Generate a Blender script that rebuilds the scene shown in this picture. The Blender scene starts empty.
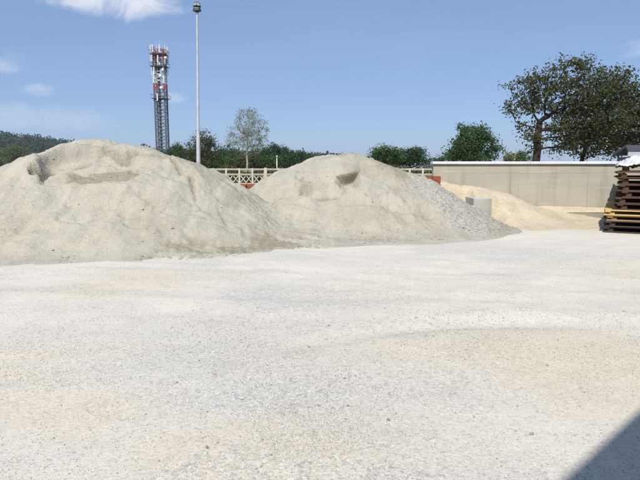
import bpy, math, random
import numpy as np
from mathutils import Vector

SC = bpy.context.scene
COL = SC.collection
R = math.radians
rng = np.random.default_rng(7)
random.seed(7)

# ------------------------------------------------------------------ camera
EYE = 1.6
F = 540.0                                   # focal length in photo pixels (640 wide)
PITCH = math.atan((240 - 167) / F)
cam = bpy.data.cameras.new('camera')
cam.sensor_width = 36.0
cam.lens = F / 640 * 36
cam.clip_start = 0.05
cam.clip_end = 6000
camo = bpy.data.objects.new('camera', cam)
COL.objects.link(camo)
camo.location = (0, 0, EYE)
camo.rotation_euler = (math.pi / 2 - PITCH, 0, 0)
SC.camera = camo

# ------------------------------------------------------------------ sun and sky
SUN_EL = R(50)
SUN_AZ = R(15)                              # sun stands behind the camera, this far to its left
sun = bpy.data.lights.new('sun', 'SUN')
sun.energy = 4.4
sun.angle = R(0.53)
sun.color = (1.0, 0.955, 0.88)
suno = bpy.data.objects.new('sun', sun)
COL.objects.link(suno)
sdir = Vector((math.sin(SUN_AZ) * math.cos(SUN_EL), math.cos(SUN_AZ) * math.cos(SUN_EL), -math.sin(SUN_EL)))
suno.rotation_euler = sdir.to_track_quat('-Z', 'Y').to_euler()
suno.location = (-10, -40, 60)

SC.view_settings.view_transform = 'Standard'
SC.view_settings.look = 'None'
SC.view_settings.gamma = 1.0
SC.view_settings.use_curve_mapping = False
SC.view_settings.exposure = 0.35
SC.cycles.use_denoising = True
SC.cycles.max_bounces = 6
SC.cycles.diffuse_bounces = 3
SC.cycles.transparent_max_bounces = 8


def ray(px, py):
    u, v = (px - 320) / F, (240 - py) / F
    c, s = math.cos(PITCH), math.sin(PITCH)
    return Vector((u, c + v * s, -s + v * c))


def at(px, py, Y):
    d = ray(px, py)
    k = Y / d.y
    return Vector((d.x * k, Y, EYE + d.z * k))


def gnd(px, py):
    d = ray(px, py)
    k = -EYE / d.z
    return Vector((d.x * k, d.y * k, 0))


class NT:
    """small helper round a node tree"""
    def __init__(self, tree):
        self.t = tree
        self.n = tree.nodes
        self.l = tree.links

    def new(self, typ, **kw):
        nd = self.n.new(typ)
        for k, v in kw.items():
            if k == 'ins':
                for kk, vv in v.items():
                    self.set(nd.inputs[kk], vv)
            else:
                setattr(nd, k, v)
        return nd

    def set(self, sock, v):
        if isinstance(v, bpy.types.NodeSocket):
            self.l.new(v, sock)
        else:
            sock.default_value = v

    def math(self, op, a, b=0.0, c=0.0, clamp=False):
        nd = self.new('ShaderNodeMath', operation=op, use_clamp=clamp)
        for i, v in enumerate((a, b, c)):
            self.set(nd.inputs[i], v)
        return nd.outputs[0]

    def mix(self, fac, a, b, mode='MIX'):
        nd = self.new('ShaderNodeMix', data_type='RGBA', blend_type=mode)
        self.set(nd.inputs[0], fac)
        for i, v in ((6, a), (7, b)):
            if not isinstance(v, bpy.types.NodeSocket) and len(v) == 3:
                v = (*v, 1)
            self.set(nd.inputs[i], v)
        return nd.outputs[2]

    def noise(self, vec, scale, detail=4, rough=0.55, dist=0.0):
        nd = self.new('ShaderNodeTexNoise')
        if vec is not None:
            self.set(nd.inputs['Vector'], vec)
        nd.inputs['Scale'].default_value = scale
        nd.inputs['Detail'].default_value = detail
        nd.inputs['Roughness'].default_value = rough
        nd.inputs['Distortion'].default_value = dist
        return nd.outputs['Fac']

    def ramp(self, fac, lo, hi):
        nd = self.new('ShaderNodeMapRange', clamp=True, interpolation_type='SMOOTHSTEP')
        self.set(nd.inputs['Value'], fac)
        nd.inputs['From Min'].default_value = lo
        nd.inputs['From Max'].default_value = hi
        return nd.outputs[0]

    def scale(self, vec, s):
        nd = self.new('ShaderNodeMapping')
        self.set(nd.inputs['Vector'], vec)
        nd.inputs['Scale'].default_value = s
        return nd.outputs[0]


world = bpy.data.worlds.new('World')
SC.world = world
world.use_nodes = True
w = NT(world.node_tree)
w.n.clear()
sky = w.new('ShaderNodeTexSky', sky_type='NISHITA', sun_disc=False)
sky.sun_elevation = SUN_EL
sky.sun_rotation = math.pi + SUN_AZ
sky.altitude = 100
sky.air_density = 0.8
sky.dust_density = 1.1
sky.ozone_density = 6.0
tc = w.new('ShaderNodeTexCoord')
gen = tc.outputs['Generated']
nz = w.noise(w.scale(gen, (1, 1, 1.8)), 11.0, 8, 0.66, 0.9)
nz2 = w.noise(gen, 30.0, 5, 0.6)


def puff(px, py, hw, hh, power):
    """soft cloud round one direction of the sky; hw, hh its half sizes (tangent units)"""
    d = ray(px, py).normalized()
    rt = Vector((d.y, -d.x, 0)).normalized()
    up = rt.cross(d)
    acc = []
    for ax, s in ((rt, hw), (up, hh)):
        dn = w.new('ShaderNodeVectorMath', operation='DOT_PRODUCT')
        w.l.new(gen, dn.inputs[0])
        dn.inputs[1].default_value = ax
        q = w.math('DIVIDE', dn.outputs['Value'], s)
        acc.append(w.math('MULTIPLY', q, q))
    fd = w.new('ShaderNodeVectorMath', operation='DOT_PRODUCT')
    w.l.new(gen, fd.inputs[0])
    fd.inputs[1].default_value = d
    r2 = w.math('ADD', acc[0], acc[1])
    body = w.math('SUBTRACT', 1.0, r2)
    body = w.math('ADD', body, w.math('MULTIPLY', w.math('SUBTRACT', nz, 0.5), 4.6))
    body = w.math('ADD', body, w.math('MULTIPLY', w.math('SUBTRACT', nz2, 0.5), 1.0))
    m = w.ramp(body, -0.5, 1.3)
    front = w.ramp(fd.outputs['Value'], 0.2, 0.4)
    return w.math('MULTIPLY', w.math('MULTIPLY', m, front), power)


cl = None
for args in ((108, -2, .105, .030, .85), (137, 10, .045, .018, .55), (60, -6, .07, .020, .5), (37, 89, .024, .011, .4), (172, 98, .022, .010, .28),
             (-20, 60, .05, .02, .3), (30, 118, .12, .02, .22), (700, 40, .09, .02, .4), (420, -90, .14, .04, .6), (-160, 20, .12, .04, .6)):
    p = puff(*args)
    cl = p if cl is None else w.math('MAXIMUM', cl, p)
# thin uneven veil over the whole sky, as hazy summer air has
veil = w.ramp(w.noise(w.scale(gen, (1.6, 1.6, 5.0)), 1.6, 5, 0.55, 0.4), 0.35, 0.95)
veiled = w.mix(w.math('ADD', 0.36, w.math('MULTIPLY', veil, 0.16)), sky.outputs[0], (3.5, 4.9, 7.8))
skyc = w.mix(cl, veiled, (7.6, 7.8, 8.6))
bg = w.new('ShaderNodeBackground')
w.l.new(skyc, bg.inputs['Color'])
bg.inputs['Strength'].default_value = 0.090
wo = w.new('ShaderNodeOutputWorld')
w.l.new(bg.outputs[0], wo.inputs['Surface'])


# ------------------------------------------------------------------ mesh helpers
def mesh_np(name, verts, faces, smooth=False):
    me = bpy.data.meshes.new(name)
    verts = np.asarray(verts, dtype=np.float32)
    faces = np.asarray(faces, dtype=np.int32)
    n, k = faces.shape
    me.vertices.add(len(verts))
    me.vertices.foreach_set('co', verts.ravel())
    me.loops.add(n * k)
    me.loops.foreach_set('vertex_index', faces.ravel())
    me.polygons.add(n)
    me.polygons.foreach_set('loop_start', np.arange(0, n * k, k, dtype=np.int32))
    me.polygons.foreach_set('loop_total', np.full(n, k, dtype=np.int32))
    me.polygons.foreach_set('use_smooth', np.full(n, smooth))
    me.update(calc_edges=True)
    return me


class MB:
    """collects boxes, prisms and tubes of one part"""
    def __init__(self):
        self.v = []
        self.f = []

    def add(self, vs, fs):
        b = len(self.v)
        self.v += [tuple(v) for v in vs]
        self.f += [tuple(i + b for i in f) for f in fs]
        return self

    def box(self, x0, x1, y0, y1, z0, z1, ch=0.0):
        if ch <= 0:
            vs = [(x, y, z) for z in (z0, z1) for y in (y0, y1) for x in (x0, x1)]
            return self.add(vs, [(0, 2, 3, 1), (4, 5, 7, 6), (0, 1, 5, 4), (2, 6, 7, 3), (0, 4, 6, 2), (1, 3, 7, 5)])
        # chamfered box: eight corners, three vertices each
        vs, idx = [], {}
        for sx in (0, 1):
            for sy in (0, 1):
                for sz in (0, 1):
                    X = (x0, x1)[sx]; Y = (y0, y1)[sy]; Z = (z0, z1)[sz]
                    dx = ch if sx == 0 else -ch
                    dy = ch if sy == 0 else -ch
                    dz = ch if sz == 0 else -ch
                    for a, p in enumerate(((X, Y + dy, Z + dz), (X + dx, Y, Z + dz), (X + dx, Y + dy, Z))):
                        idx[(sx, sy, sz, a)] = len(vs)
                        vs.append(p)
        g = lambda *k: idx[k]
        fs = []
        fs.append([g(0, 0, 0, 0), g(0, 0, 1, 0), g(0, 1, 1, 0), g(0, 1, 0, 0)])
        fs.append([g(1, 0, 0, 0), g(1, 1, 0, 0), g(1, 1, 1, 0), g(1, 0, 1, 0)])
        fs.append([g(0, 0, 0, 1), g(1, 0, 0, 1), g(1, 0, 1, 1), g(0, 0, 1, 1)])
        fs.append([g(0, 1, 0, 1), g(0, 1, 1, 1), g(1, 1, 1, 1), g(1, 1, 0, 1)])
        fs.append([g(0, 0, 0, 2), g(0, 1, 0, 2), g(1, 1, 0, 2), g(1, 0, 0, 2)])
        fs.append([g(0, 0, 1, 2), g(1, 0, 1, 2), g(1, 1, 1, 2), g(0, 1, 1, 2)])
        for sx in (0, 1):
            for sy in (0, 1):
                fs.append([g(sx, sy, 0, 0), g(sx, sy, 0, 1), g(sx, sy, 1, 1), g(sx, sy, 1, 0)])
        for sx in (0, 1):
            for sz in (0, 1):
                fs.append([g(sx, 0, sz, 0), g(sx, 0, sz, 2), g(sx, 1, sz, 2), g(sx, 1, sz, 0)])
        for sy in (0, 1):
            for sz in (0, 1):
                fs.append([g(0, sy, sz, 1), g(0, sy, sz, 2), g(1, sy, sz, 2), g(1, sy, sz, 1)])
        for sx in (0, 1):
            for sy in (0, 1):
                for sz in (0, 1):
                    fs.append([g(sx, sy, sz, 0), g(sx, sy, sz, 1), g(sx, sy, sz, 2)])
        return self.add(vs, fs)

    def tube(self, a, b, r0, r1=None, n=8, cap=True):
        a, b = Vector(a), Vector(b)
        r1 = r0 if r1 is None else r1
        d = (b - a).normalized()
        u = d.orthogonal().normalized()
        v = d.cross(u)
        vs = []
        for p, r in ((a, r0), (b, r1)):
            for i in range(n):
                t = 2 * math.pi * i / n
                vs.append(p + u * (r * math.cos(t)) + v * (r * math.sin(t)))
        fs = [(i, (i + 1) % n, n + (i + 1) % n, n + i) for i in range(n)]
        if cap:
            fs += [tuple(range(n))[::-1], tuple(range(n, 2 * n))]
        return self.add(vs, fs)

    def bar(self, a, b, wd, dp, up=(0, 0, 1)):
        """square bar from a to b, wd across, dp along 'up' x direction"""
        a, b = Vector(a), Vector(b)
        d = (b - a).normalized()
        s = d.cross(Vector(up))
        if s.length < 1e-4:
            s = Vector((1, 0, 0))
        s.normalize()
        t = s.cross(d)
        s = s * (wd / 2); t = t * (dp / 2)
        vs = [p + i * s + j * t for p in (a, b) for i, j in ((-1, -1), (1, -1), (1, 1), (-1, 1))]
        return self.add(vs, [(0, 1, 5, 4), (1, 2, 6, 5), (2, 3, 7, 6), (3, 0, 4, 7), (3, 2, 1, 0), (4, 5, 6, 7)])

    def mesh(self, name, smooth=False):
        me = bpy.data.meshes.new(name)
        me.from_pydata(self.v, [], self.f)
        if smooth:
            for p in me.polygons:
                p.use_smooth = True
        me.update()
        import bmesh
        bm = bmesh.new(); bm.from_mesh(me)
        bmesh.ops.recalc_face_normals(bm, faces=bm.faces)
        bm.to_mesh(me); bm.free()
        return me


def obj(name, me, mat=None, parent=None, loc=None, rot=None):
    o = bpy.data.objects.new(name, me)
    COL.objects.link(o)
    if mat is not None and me is not None:
        if not me.materials:
            me.materials.append(mat)
    if parent is not None:
        o.parent = parent
    if loc is not None:
        o.location = loc
    if rot is not None:
        o.rotation_euler = rot
    return o


def tag(o, label=None, cat=None, group=None, kind=None):
    if label: o['label'] = label
    if cat: o['category'] = cat
    if group: o['group'] = group
    if kind: o['kind'] = kind
    return o


def empty(name, loc, label, cat, group=None, rz=0.0):
    o = bpy.data.objects.new(name, None)
    COL.objects.link(o)
    o.location = loc
    o.rotation_euler = (0, 0, rz)
    o.empty_display_size = 0.2
    return tag(o, label, cat, group)


# ------------------------------------------------------------------ numpy noise
TAB = rng.random((8, 256, 256))


def vn(x, y, s=0):
    xi = np.floor(x).astype(int); yi = np.floor(y).astype(int)
    fx = x - xi; fy = y - yi
    fx = fx * fx * (3 - 2 * fx); fy = fy * fy * (3 - 2 * fy)
    T = TAB[s % 8]
    a = T[xi % 256, yi % 256]; b = T[(xi + 1) % 256, yi % 256]
    c = T[xi % 256, (yi + 1) % 256]; d = T[(xi + 1) % 256, (yi + 1) % 256]
    return (a * (1 - fx) + b * fx) * (1 - fy) + (c * (1 - fx) + d * fx) * fy


def fbm(x, y, s=0, o=4, g=0.5):
    t, a, n = 0.0, 1.0, 0.0
    for i in range(o):
        t = t + a * (vn(x * 2 ** i + 17.3 * i, y * 2 ** i + 9.1 * i, s + i) - 0.5)
        n += a
        a *= g
    return t / n * 2


def sst(a, b, x):
    t = np.clip((x - a) / (b - a), 0, 1)
    return t * t * (3 - 2 * t)


def blur(h, n=1):
    for _ in range(n):
        p = np.pad(h, 1, mode='edge')
        h = (p[:-2, 1:-1] + p[2:, 1:-1] + p[1:-1, :-2] + p[1:-1, 2:] + 4 * p[1:-1, 1:-1]) / 8
    return h


def grid_mesh(name, X, Y, Z, smooth=True):
    ny, nx = X.shape
    v = np.stack([X, Y, Z], -1).reshape(-1, 3)
    i = np.arange((ny - 1) * nx).reshape(ny - 1, nx)[:, :-1].ravel()
    f = np.stack([i, i + 1, i + nx + 1, i + nx], 1)
    return mesh_np(name, v, f, smooth)


def attr(me, name, val):
    a = me.attributes.new(name, 'FLOAT', 'POINT')
    a.data.foreach_set('value', np.asarray(val, dtype=np.float32).ravel())


# ------------------------------------------------------------------ materials
def material(name, rough=0.9, spec=0.3):
    m = bpy.data.materials.new(name)
    m.use_nodes = True
    nt = NT(m.node_tree)
    b = m.node_tree.nodes['Principled BSDF']
    b.inputs['Roughness'].default_value = rough
    b.inputs['Specular IOR Level'].default_value = spec
    return m, nt, b


def bump(nt, b, h, strength=0.3, dist=0.01):
    bn = nt.new('ShaderNodeBump')
    bn.inputs['Strength'].default_value = strength
    bn.inputs['Distance'].default_value = dist
    nt.l.new(h, bn.inputs['Height'])
    nt.l.new(bn.outputs[0], b.inputs['Normal'])


def plain(name, c, c2=None, scale=3.0, rough=0.7, spec=0.3, streak=None, metallic=0.0, bmp=0.0):
    m, nt, b = material(name, rough, spec)
    co = nt.new('ShaderNodeTexCoord').outputs['Object']
    if streak:
        co = nt.scale(co, streak)
    c2 = c2 or tuple(x * 0.75 for x in c)
    n = nt.noise(co, scale, 5, 0.6)
    col = nt.mix(nt.ramp(n, 0.3, 0.72), c, c2)
    nt.l.new(col, b.inputs['Base Color'])
    b.inputs['Metallic'].default_value = metallic
    if bmp:
        bump(nt, b, n, bmp, 0.01)
    return m


def cells(nt, co, scale, rnd=1.0):
    """random value per grain"""
    v = nt.new('ShaderNodeTexVoronoi', feature='F1')
    nt.set(v.inputs['Vector'], co)
    v.inputs['Scale'].default_value = scale
    sp = nt.new('ShaderNodeSeparateColor')
    nt.l.new(v.outputs['Color'], sp.inputs[0])
    return sp.outputs[0], sp.outputs[1], v.outputs['Distance']


def sand_mat(name, dry, dry2, damp_and_shade, grain_dark, grain_light, speck=0.6):
    m, nt, b = material(name, 1.0, 0.1)
    co = nt.new('ShaderNodeTexCoord').outputs['Object']
    big = nt.ramp(nt.noise(co, 0.6, 5, 0.65, 0.6), 0.36, 0.64)
    mid = nt.ramp(nt.noise(co, 2.6, 6, 0.66, 0.3), 0.40, 0.66)
    col = nt.mix(big, dry, dry2)
    col = nt.mix(nt.math('MULTIPLY', mid, 0.55), col, tuple(x * 0.80 for x in dry2))
    run = nt.ramp(nt.noise(nt.scale(co, (2.6, .4, .5)), 1.3, 5, 0.6, 0.5), 0.42, 0.66)
    col = nt.mix(nt.math('MULTIPLY', run, 0.4), col, tuple(x * y for x, y in zip(dry, (1.14, 1.15, 1.17))))
    da = nt.new('ShaderNodeAttribute', attribute_name='damp_and_shade').outputs['Fac']
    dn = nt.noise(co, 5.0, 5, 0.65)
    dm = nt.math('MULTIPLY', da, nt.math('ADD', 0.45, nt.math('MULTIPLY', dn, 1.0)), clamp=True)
    col = nt.mix(dm, col, damp_and_shade)
    c1, c2, dd = cells(nt, co, 34)
    f1, f2, df = cells(nt, co, 85)
    lump = nt.noise(co, 17, 4, 0.7)
    col = nt.mix(nt.math('MULTIPLY', nt.ramp(c1, 0.66, 0.95), speck * .8), col, grain_dark)
    col = nt.mix(nt.math('MULTIPLY', nt.ramp(c2, 0.68, 0.95), speck * .7), col, grain_light)
    col = nt.mix(nt.math('MULTIPLY', nt.ramp(f1, 0.55, 0.95), speck), col, grain_dark)
    col = nt.mix(nt.math('MULTIPLY', nt.ramp(f2, 0.6, 0.95), speck * .7), col, grain_light)
    col = nt.mix(nt.math('MULTIPLY', nt.ramp(lump, 0.54, 0.70), speck * .45), col, grain_dark)
    nt.l.new(col, b.inputs['Base Color'])
    h = nt.math('ADD', nt.math('SUBTRACT', nt.math('MULTIPLY', lump, 2.2), dd), nt.math('MULTIPLY', nt.noise(co, 6, 5, 0.65), 2.5))
    bump(nt, b, h, 0.5, 0.018)
    return m


M = {}
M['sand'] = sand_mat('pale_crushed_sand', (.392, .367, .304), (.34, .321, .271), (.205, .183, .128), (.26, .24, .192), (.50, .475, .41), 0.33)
M['grit'] = sand_mat('grey_grit', (.37, .352, .308), (.325, .31, .272), (.22, .205, .16), (.16, .152, .135), (.50, .485, .445), 0.75)
M['ochre'] = sand_mat('yellow_sand', (.50, .43, .32), (.44, .38, .28), (.36, .28, .18), (.33, .26, .17), (.62, .55, .43), 0.5)


def ground_mat():
    m, nt, b = material('yard_gravel', 1.0, 0.1)
    co = nt.new('ShaderNodeTexCoord').outputs['Object']
    big = nt.ramp(nt.noise(nt.scale(co, (.7, 1.2, 1)), 0.42, 5, 0.6, 0.6), 0.36, 0.66)
    mid = nt.ramp(nt.noise(nt.scale(co, (.8, 1.5, 1)), 1.5, 5, 0.62, 0.4), 0.38, 0.68)
    pt = nt.new('ShaderNodeAttribute', attribute_name='gravelly').outputs['Fac']
    be = nt.new('ShaderNodeAttribute', attribute_name='dusty').outputs['Fac']
    col = nt.mix(big, (.565, .53, .465), (.515, .487, .435))
    col = nt.mix(nt.math('MULTIPLY', mid, 0.5), col, (.47, .447, .40))
    col = nt.mix(nt.math('MULTIPLY', pt, 0.8), col, (.435, .422, .395))
    col = nt.mix(nt.math('MULTIPLY', be, 0.85), col, (.515, .46, .36))
    sp = nt.new('ShaderNodeAttribute', attribute_name='spill').outputs['Fac']
    sn = nt.ramp(nt.math('ADD', sp, nt.math('MULTIPLY', nt.math('SUBTRACT', nt.noise(co, 4, 6, .7), .5), 1.5)), .25, .95)
    col = nt.mix(sn, col, (.40, .372, .305))
    c1, c2, d1 = cells(nt, co, 42)
    f1, f2, d2 = cells(nt, co, 105)
    st3 = nt.noise(co, 9, 5, 0.7)
    st = nt.noise(co, 24, 4, 0.75)
    amt = nt.math('ADD', 0.20, nt.math('MULTIPLY', pt, 0.32))
    col = nt.mix(nt.math('MULTIPLY', nt.ramp(c1, 0.72, 0.97), amt), col, (.24, .23, .21))
    col = nt.mix(nt.math('MULTIPLY', nt.ramp(c2, 0.74, 0.97), nt.math('MULTIPLY', amt, .6)), col, (.64, .62, .58))
    col = nt.mix(nt.math('MULTIPLY', nt.ramp(f1, 0.60, 0.96), amt), col, (.23, .22, .205))
    col = nt.mix(nt.math('MULTIPLY', nt.ramp(f2, 0.62, 0.96), amt), col, (.70, .685, .65))
    col = nt.mix(nt.math('MULTIPLY', nt.ramp(st3, 0.54, 0.72), 0.30), col, (.33, .31, .27))
    col = nt.mix(nt.math('MULTIPLY', nt.ramp(st, 0.56, 0.70), 0.28), col, (.30, .285, .255))
    nt.l.new(col, b.inputs['Base Color'])
    h = nt.math('ADD', nt.math('SUBTRACT', nt.math('MULTIPLY', st, 1.4), nt.math('MULTIPLY', d1, .8)), nt.math('MULTIPLY', st3, 1.5))
    bump(nt, b, h, 0.22, 0.012)
    return m


M['ground'] = ground_mat()


def pebble_mat():
    m, nt, b = material('loose_stone', 0.9, 0.25)
    g = nt.new('ShaderNodeNewGeometry').outputs['Random Per Island']
    cr = nt.new('ShaderNodeValToRGB')
    cr.color_ramp.interpolation = 'LINEAR'
    e = cr.color_ramp.elements
    e[0].position = 0; e[0].color = (.19, .18, .165, 1)
    e[1].position = 1; e[1].color = (.60, .59, .56, 1)
    for p, c in ((.22, (.28, .27, .25)), (.45, (.36, .35, .33)), (.7, (.45, .42, .36)), (.9, (.47, .455, .42))):
        q = e.new(p); q.color = (*c, 1)
    nt.l.new(g, cr.inputs[0])
    nt.l.new(cr.outputs[0], b.inputs['Base Color'])
    return m


M['pebble'] = pebble_mat()
M['clod'] = plain('caked_sand', (.36, .33, .265), (.27, .245, .19), 1.7, 1.0, 0.1)


def concrete(name, c, c2, stain, lines=True):
    m, nt, b = material(name, 0.92, 0.25)
    co = nt.new('ShaderNodeTexCoord').outputs['Object']
    n1 = nt.ramp(nt.noise(nt.scale(co, (.35, 1, 1.2)), 1.6, 6, 0.6, 0.3), 0.34, 0.7)
    n2 = nt.ramp(nt.noise(nt.scale(co, (1.6, 1, .22)), 2.2, 6, 0.65), 0.46, 0.78)
    col = nt.mix(n1, c, c2)
    col = nt.mix(nt.math('MULTIPLY', n2, 0.65), col, stain)
    n3 = nt.ramp(nt.noise(nt.scale(co, (.25, 1, 2.0)), 3.0, 6, 0.7, 0.5), 0.52, 0.7)
    col = nt.mix(nt.math('MULTIPLY', n3, 0.45), col, tuple(x * 1.22 for x in c))
    sx = nt.new('ShaderNodeSeparateXYZ')
    nt.l.new(co, sx.inputs[0])
    splash = nt.ramp(nt.math('ADD', sx.outputs[2], nt.math('MULTIPLY', nt.noise(co, 2.4, 6, .7), .9)), 0.95, 0.45)
    col = nt.mix(nt.math('MULTIPLY', splash, 0.55), col, tuple(x * .8 for x in stain))
    sp = nt.noise(co, 34, 3, 0.7)
    col = nt.mix(nt.math('MULTIPLY', nt.ramp(sp, 0.6, 0.75), 0.4), col, stain)
    nt.l.new(col, b.inputs['Base Color'])
    bump(nt, b, nt.math('ADD', sp, nt.noise(co, 6, 5, 0.6)), 0.35, 0.01)
    return m


M['wall'] = concrete('weathered_concrete', (.40, .375, .30), (.34, .325, .265), (.25, .235, .185))
M['block'] = concrete('pale_concrete', (.42, .41, .37), (.36, .35, .315), (.27, .26, .215))
M['fence'] = concrete('fence_concrete', (.48, .45, .37), (.41, .385, .31), (.28, .26, .21))
M['cap'] = plain('coping_sheet', (.66, .67, .68), (.55, .56, .58), 2.0, 0.45, 0.4)
M['brick'] = plain('fired_clay', (.27, .085, .048), (.20, .065, .04), 5.0, 0.9, 0.2)
M['brown_wood'] = plain('weathered_brown_wood', (.115, .066, .042), (.06, .035, .025), 7.0, 0.85, 0.2, (.25, 3, 3), bmp=0.4)
M['dark_wood'] = plain('dark_old_wood', (.085, .065, .055), (.045, .036, .033), 7.0, 0.9, 0.2, (.25, 3, 3), bmp=0.4)
M['yellow_wood'] = plain('fresh_yellow_wood', (.58, .40, .17), (.46, .30, .12), 6.0, 0.7, 0.25, (.25, 3, 3), bmp=0.3)
M['tan_wood'] = plain('tan_wood', (.40, .25, .13), (.28, .165, .085), 6.0, 0.8, 0.2, (.25, 3, 3), bmp=0.3)
M['plastic'] = plain('white_film', (.55, .56, .58), (.40, .41, .43), 6.0, 0.35, 0.5)
M['steel'] = plain('galvanised_steel', (.52, .53, .54), (.42, .43, .45), 3.0, 0.5, 0.5, metallic=0.35)
M['grey_steel'] = plain('grey_painted_steel', (.13, .145, .17), (.10, .11, .135), 3.0, 0.6, 0.4, metallic=0.2)
M['red_steel'] = plain('red_painted_steel', (.32, .065, .055), (.25, .055, .045), 3.0, 0.6, 0.3)
M['white_steel'] = plain('white_painted_steel', (.60, .60, .61), (.50, .50, .52), 3.0, 0.5, 0.4)
M['black'] = plain('black_housing', (.02, .022, .028), (.03, .032, .038), 3.0, 0.5, 0.4)
M['lens'] = plain('lamp_glass', (.30, .33, .36), (.25, .28, .30), 3.0, 0.15, 0.6)
M['bark'] = plain('dark_bark', (.052, .043, .036), (.032, .027, .024), 6.0, 0.95, 0.1, (2, 2, .5), bmp=0.6)
M['pale_bark'] = plain('pale_bark', (.42, .40, .36), (.25, .235, .21), 5.0, 0.95, 0.1, (1, 1, 2), bmp=0.3)
M['render'] = plain('cream_render', (.55, .49, .37), (.48, .42, .32), 1.5, 0.9, 0.2)
M['grey_render'] = plain('grey_render', (.45, .45, .44), (.38, .38, .37), 1.2, 0.9, 0.2)
M['tiles'] = plain('roof_tiles', (.22, .16, .12), (.17, .12, .095), 4.0, 0.9, 0.2)
M['slate'] = plain('dark_sheet_roof', (.045, .045, .055), (.06, .06, .07), 2.0, 0.6, 0.4)
M['fascia'] = plain('light_fascia', (.42, .46, .52), (.36, .40, .46), 2.0, 0.5, 0.4)
M['glass'] = plain('window_glass', (.03, .035, .04), (.04, .045, .05), 2.0, 0.1, 0.6)
M['cladding'] = plain('shed_cladding', (.50, .50, .48), (.44, .44, .42), 1.0, 0.6, 0.4)


def leaf_mat(name, a, b_, c, trans=0.25):
    m, nt, b = material(name, 0.75, 0.25)
    g = nt.new('ShaderNodeNewGeometry').outputs['Random Per Island']
    co = nt.new('ShaderNodeTexCoord').outputs['Object']
    n = nt.ramp(nt.noise(co, 0.7, 3, 0.6), 0.35, 0.68)
    col = nt.mix(g, a, b_)
    col = nt.mix(nt.math('MULTIPLY', n, 0.7), col, c)
    nt.l.new(col, b.inputs['Base Color'])
    out = [x for x in nt.n if x.type == 'OUTPUT_MATERIAL'][0]
    tr = nt.new('ShaderNodeBsdfTranslucent')
    nt.l.new(nt.mix(0.35, col, (.25, .30, .04)), tr.inputs['Color'])
    mx = nt.new('ShaderNodeMixShader')
    mx.inputs[0].default_value = trans
    nt.l.new(b.outputs[0], mx.inputs[1]); nt.l.new(tr.outputs[0], mx.inputs[2])
    nt.l.new(mx.outputs[0], out.inputs['Surface'])
    return m


M['leaf_big'] = leaf_mat('dark_olive_leaves', (.040, .056, .022), (.080, .088, .036), (.085, .070, .038), 0.25)
M['leaf_dark'] = leaf_mat('dark_green_leaves', (.020, .048, .020), (.040, .075, .026), (.030, .060, .028), 0.18)
M['leaf_mid'] = leaf_mat('mid_green_leaves', (.036, .078, .022), (.062, .105, .032), (.045, .085, .030), 0.22)
M['leaf_olive'] = leaf_mat('olive_brown_leaves', (.060, .070, .032), (.085, .085, .045), (.075, .065, .042), 0.2)
M['leaf_pale'] = leaf_mat('silvery_leaves', (.17, .19, .12), (.26, .27, .19), (.20, .19, .13), 0.3)
M['leaf_yellow'] = leaf_mat('yellow_green_leaves', (.085, .115, .030), (.12, .14, .045), (.07, .10, .03), 0.25)
M['leaf_wood'] = leaf_mat('far_wood_leaves', (.018, .042, .022), (.034, .062, .028), (.026, .050, .028), 0.12)
M['field'] = plain('grass_field', (.13, .19, .05), (.20, .21, .085), 0.08, 1.0, 0.1)
M['hill'] = plain('hill_floor', (.03, .05, .025), (.04, .06, .03), 0.05, 1.0, 0.1)

# ------------------------------------------------------------------ ground
def axis(lo, hi, fine, far, g=1.16):
    a = [0.0]
    s = np.arange(lo, hi + 1e-6, fine)
    left, right = [], []
    d, x = fine, lo
    while x > -far:
        d *= g; x -= d; left.append(x)
    d, x = fine, hi
    while x < far:
        d *= g; x += d; right.append(x)
    return np.array(left[::-1] + list(s) + right)


gx = axis(-9, 9, 0.06, 3500)
gy = axis(0.8, 16, 0.05, 3500)
GX, GY = np.meshgrid(gx, gy)


TRACKS = ((-6, 8.6, 8, 6.2, .011), (-3, 3.0, 4.5, 10.5, .014), (5.5, 4.2, -2.0, 11.0, .010))


def ground_h(x, y):
    near = np.exp(-((x / 14) ** 2 + ((y - 8) / 14) ** 2))
    h = 0.035 * fbm(x * .35, y * .5, 0, 3) + 0.012 * fbm(x * 1.6, y * 2.2, 2, 3) + 0.004 * fbm(x * 9, y * 9, 3, 3)
    # the scraped lip and wheel rut that cross the middle of the yard
    c = y - (5.1 + 0.25 * (x - 1) + .25 * np.sin(x * 1.3))
    h = h - 0.05 * np.exp(-(c / .2) ** 2) * sst(-1, .6, x) * sst(4, 1.6, x)
    c = y - (6.1 - 0.12 * x)
    h = h + 0.022 * np.exp(-(c / .3) ** 2)
    for (xa, ya, xb, yb, amp) in TRACKS:
        tx, ty = xb - xa, yb - ya
        ll = math.hypot(tx, ty)
        s_ = ((x - xa) * tx + (y - ya) * ty) / ll
        c = ((x - xa) * -ty + (y - ya) * tx) / ll + .35 * np.sin(s_ * .45) + .03 * fbm(s_ * 1.2, s_ * 0, 3, 3)
        for o_ in (-.85, .85):
            w_ = np.exp(-((c - o_) / .16) ** 2)
            h = h - amp * w_ * (.75 + .25 * np.sin(s_ * 46)) * sst(-.5, .3, fbm(x * .5 + 3, y * .5, 5, 3)) + amp * .5 * np.exp(-((np.abs(c - o_) - .3) / .1) ** 2)
    return h * near - 0.004


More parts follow.
